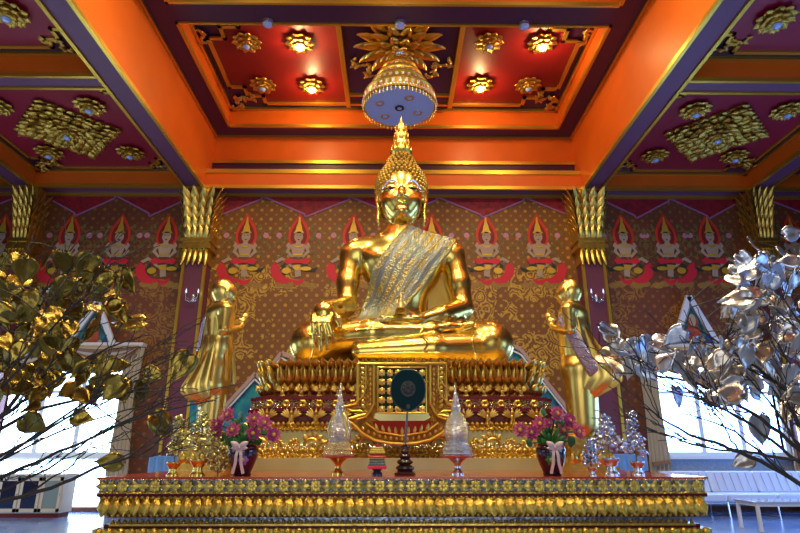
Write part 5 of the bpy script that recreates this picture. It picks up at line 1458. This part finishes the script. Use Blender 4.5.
# ================================================================== FURNITURE IN THE AISLES
VIN = mat('sofa_vinyl', (.62, .70, .85), 0, .35, .05, 20); CHROME = mat('chrome', (.7, .75, .8), 1, .2)
def sofa():
    x0 = at(668, 500, 11.7).x; x1 = x0+5*.92; t = thing('sofa', 'long white vinyl sofa under the right aisle window', 'sofa', (x0, 11.7, 0))
    zs = .40; zt = at(740, 471, 12.0).z
    for i in range(5):
        a = i*.92
        m = MB(); m.box(a+.01, a+.91, -.45, .15, zs-.14, zs); m.build('seat_cushion', VIN, t, smooth=False, bevel=.03)
        m = MB()
        V = [(a+.01, .08, zs), (a+.91, .08, zs), (a+.91, .22, zt), (a+.01, .22, zt), (a+.01, .28, zs), (a+.91, .28, zs), (a+.91, .36, zt), (a+.01, .36, zt)]
        m.add(V, [(0,1,2,3), (4,7,6,5), (0,3,7,4), (1,5,6,2), (3,2,6,7), (0,4,5,1)])
        b = m.build('back_cushion', VIN, t, smooth=False, bevel=.03)
        m = MB()
        for k in range(1, 6): xx = a+k*.153; m.tube([(xx, .07, zs+.03), (xx, .205, zt-.03)], .006, 5)
        m.build('seam', mat('seam_blue', (.3, .38, .55), 0, .6), b)
    m = MB()
    for i in range(6):
        a = min(max(i*.92, .05), 4.55)
        m.tube([(a, -.42, 0), (a, -.40, .26)], .016, 8); m.tube([(a, .25, 0), (a, .2, .26)], .016, 8); m.tube([(a, -.42, .012), (a, .25, .012)], .014, 6)
    m.bar((0, -.40, .24), (4.6, -.40, .24), .03, .03); m.bar((0, .2, .24), (4.6, .2, .24), .03, .03); m.build('frame', CHROME, t)
sofa()
def ctable(x, Y, label):
    t = thing('coffee_table', label, 'table', (x, Y, 0)); w, d, h = 1.3, .6, .42
    m = MB(); m.box(0, w, 0, d, h-.02, h); m.build('table_top', mat('table_glass', (.5, .6, .75), .1, .1, coat=1), t, smooth=False, bevel=.005)
    m = MB(); m.box(.02, w-.02, .02, .06, h-.07, h-.02); m.box(.02, w-.02, d-.06, d-.02, h-.07, h-.02); m.box(.02, .06, .02, d-.02, h-.07, h-.02); m.box(w-.06, w-.02, .02, d-.02, h-.07, h-.02); m.build('frame', WHITE, t, smooth=False)
    for a in (.04, w-.04):
        for b in (.04, d-.04):
            m = MB(); m.box(a-.022, a+.022, b-.022, b+.022, 0, h-.02); m.build('leg', WHITE, t, smooth=False)
ctable(at(756, 505, 9.3).x, 9.3, 'white framed coffee table in front of the sofa')
def cabinet():
    Y = 11.3; x0 = at(-45, 490, Y).x; x1 = at(62, 490, Y).x; zt = at(40, 474, Y).z; w = x1-x0
    t = thing('display_cabinet', 'low cream cabinet with dark glass doors before the left aisle window', 'cabinet', (x0, Y, 0))
    m = MB(); m.box(0, w, .02, .45, .08, zt-.04); m.build('body', mat('cabinet_cream', (.55, .52, .45), 0, .4), t, smooth=False)
    m = MB(); m.box(-.03, w+.03, -.02, .47, zt-.04, zt); m.build('top', mat('cabinet_top', (.6, .5, .36), 0, .35), t, smooth=False)
    m = MB(); m.box(.03, w-.03, .05, .42, 0, .08); m.build('base', MAROON, t, smooth=False)
    n = 5
    for i in range(n):
        a = i*w/n; b = (i+1)*w/n; m = MB()
        for q in ((a+.01, a+.06, .10, zt-.06), (b-.06, b-.01, .10, zt-.06)): m.box(q[0], q[1], 0, .02, q[2], q[3])
        m.box(a+.01, b-.01, 0, .02, .10, .16); m.box(a+.01, b-.01, 0, .02, zt-.12, zt-.06)
        d = m.build('door', mat('cabinet_top', None), t, smooth=False)
        m = MB(); m.box(a+.06, b-.06, .008, .018, .16, zt-.12); m.build('pane', mat('dark_glass', (.01, .015, .04), 0, .08, coat=1) if i < 4 else mat('grey_glass', (.22, .28, .26), 0, .2), d, smooth=False)
        m = MB(); m.ell((b-.035, -.01, .4), (.012,.012,.012), 8, 5); m.build('knob', CHROME, d)
cabinet()
BLUEC = mat('cloth_blue', (.16, .36, .75), 0, .6)
for nm, a, b, y, Y in (('left', 150, 196, 456, 10.6), ('right', 596, 646, 454, 10.6)):
    p0 = at(a, y, Y); p1 = at(b, y, Y); w = p1.x-p0.x
    t = thing('draped_table', f'narrow table under a bright blue cloth behind the altar at {nm}', 'table', (p0.x, Y, 0), 0, 'blue draped tables behind the altar')
    m = MB(); m.box(0, w, 0, .5, p0.z-.03, p0.z); m.build('table_top', BLUEC, t, smooth=False, bevel=.01)
    m = MB(); pleat(m, 0, w, p0.z-.28, p0.z-.02, 0, .02, 6); m.build('cloth_skirt', BLUEC, t)
    for q in (.05, w-.05): m = MB(); m.box(q-.02, q+.02, .06, .1, 0, p0.z-.03); m.build('leg', WHITE, t, smooth=False)
# ================================================================== LIGHT
def area(name, loc, rot, sx, sy, e, col):
    l = bpy.data.lights.new(name, 'AREA'); l.shape = 'RECTANGLE'; l.size = sx; l.size_y = sy; l.energy = e; l.color = col
    o = bpy.data.objects.new(name, l); C.objects.link(o); o.location = loc; o.rotation_euler = rot; return o
W = bpy.data.worlds.new('world'); bpy.context.scene.world = W; W.use_nodes = True
W.node_tree.nodes['Background'].inputs[0].default_value = (.45, .65, 1, 1); W.node_tree.nodes['Background'].inputs[1].default_value = 1
# daylight from the open front of the hall behind the camera
area('front_door_daylight', (0, -6.8, 3.2), (PI/2, 0, 0), 7, 5.5, 300, (.86, .93, 1))
area('front_left_window', (-8.6, -6.8, 3), (PI/2, 0, 0), 3, 4, 60, (.72, .84, 1))
area('front_right_window', (8.6, -6.8, 3), (PI/2, 0, 0), 3, 4, 10, (.72, .84, 1))
# unseen fill lights added along the side walls, no openings built there
area('left_side_fill', (-10.3, 8.8, 1.5), (PI/2, 0, -PI/2), 3, 2.8, 190, (.50, .70, 1))
area('right_side_fill', (10.3, 9.4, 1.2), (PI/2, 0, PI/2), 2.6, 2.0, 230, (.20, .42, 1))  # added fill, brightens the front of the sofa
area('right_near_fill', (10.3, 1.2, 2.4), (PI/2, 0, PI/2), 6, 3.2, 260, (.25, .48, 1))  # added for blue reflections on the silver leaves and the gold
area('left_near_fill', (-10.3, 1.2, 2.4), (PI/2, 0, -PI/2), 6, 3.2, 90, (.60, .78, 1))
# warm ceiling lamps of the hall in front of the altar
for y in (5.8, 2.0):
    for x in (-2.6, 0, 2.6):
        l = area('ceiling_lamp', (x, y, 8.88), (0, 0, 0), .5, .5, 170, (1, .84, .56))
sc = bpy.context.scene
sc.view_settings.view_transform = 'Standard'; sc.view_settings.look = 'None'; sc.view_settings.gamma = 1
sc.view_settings.use_curve_mapping = False; sc.view_settings.exposure = -0.22
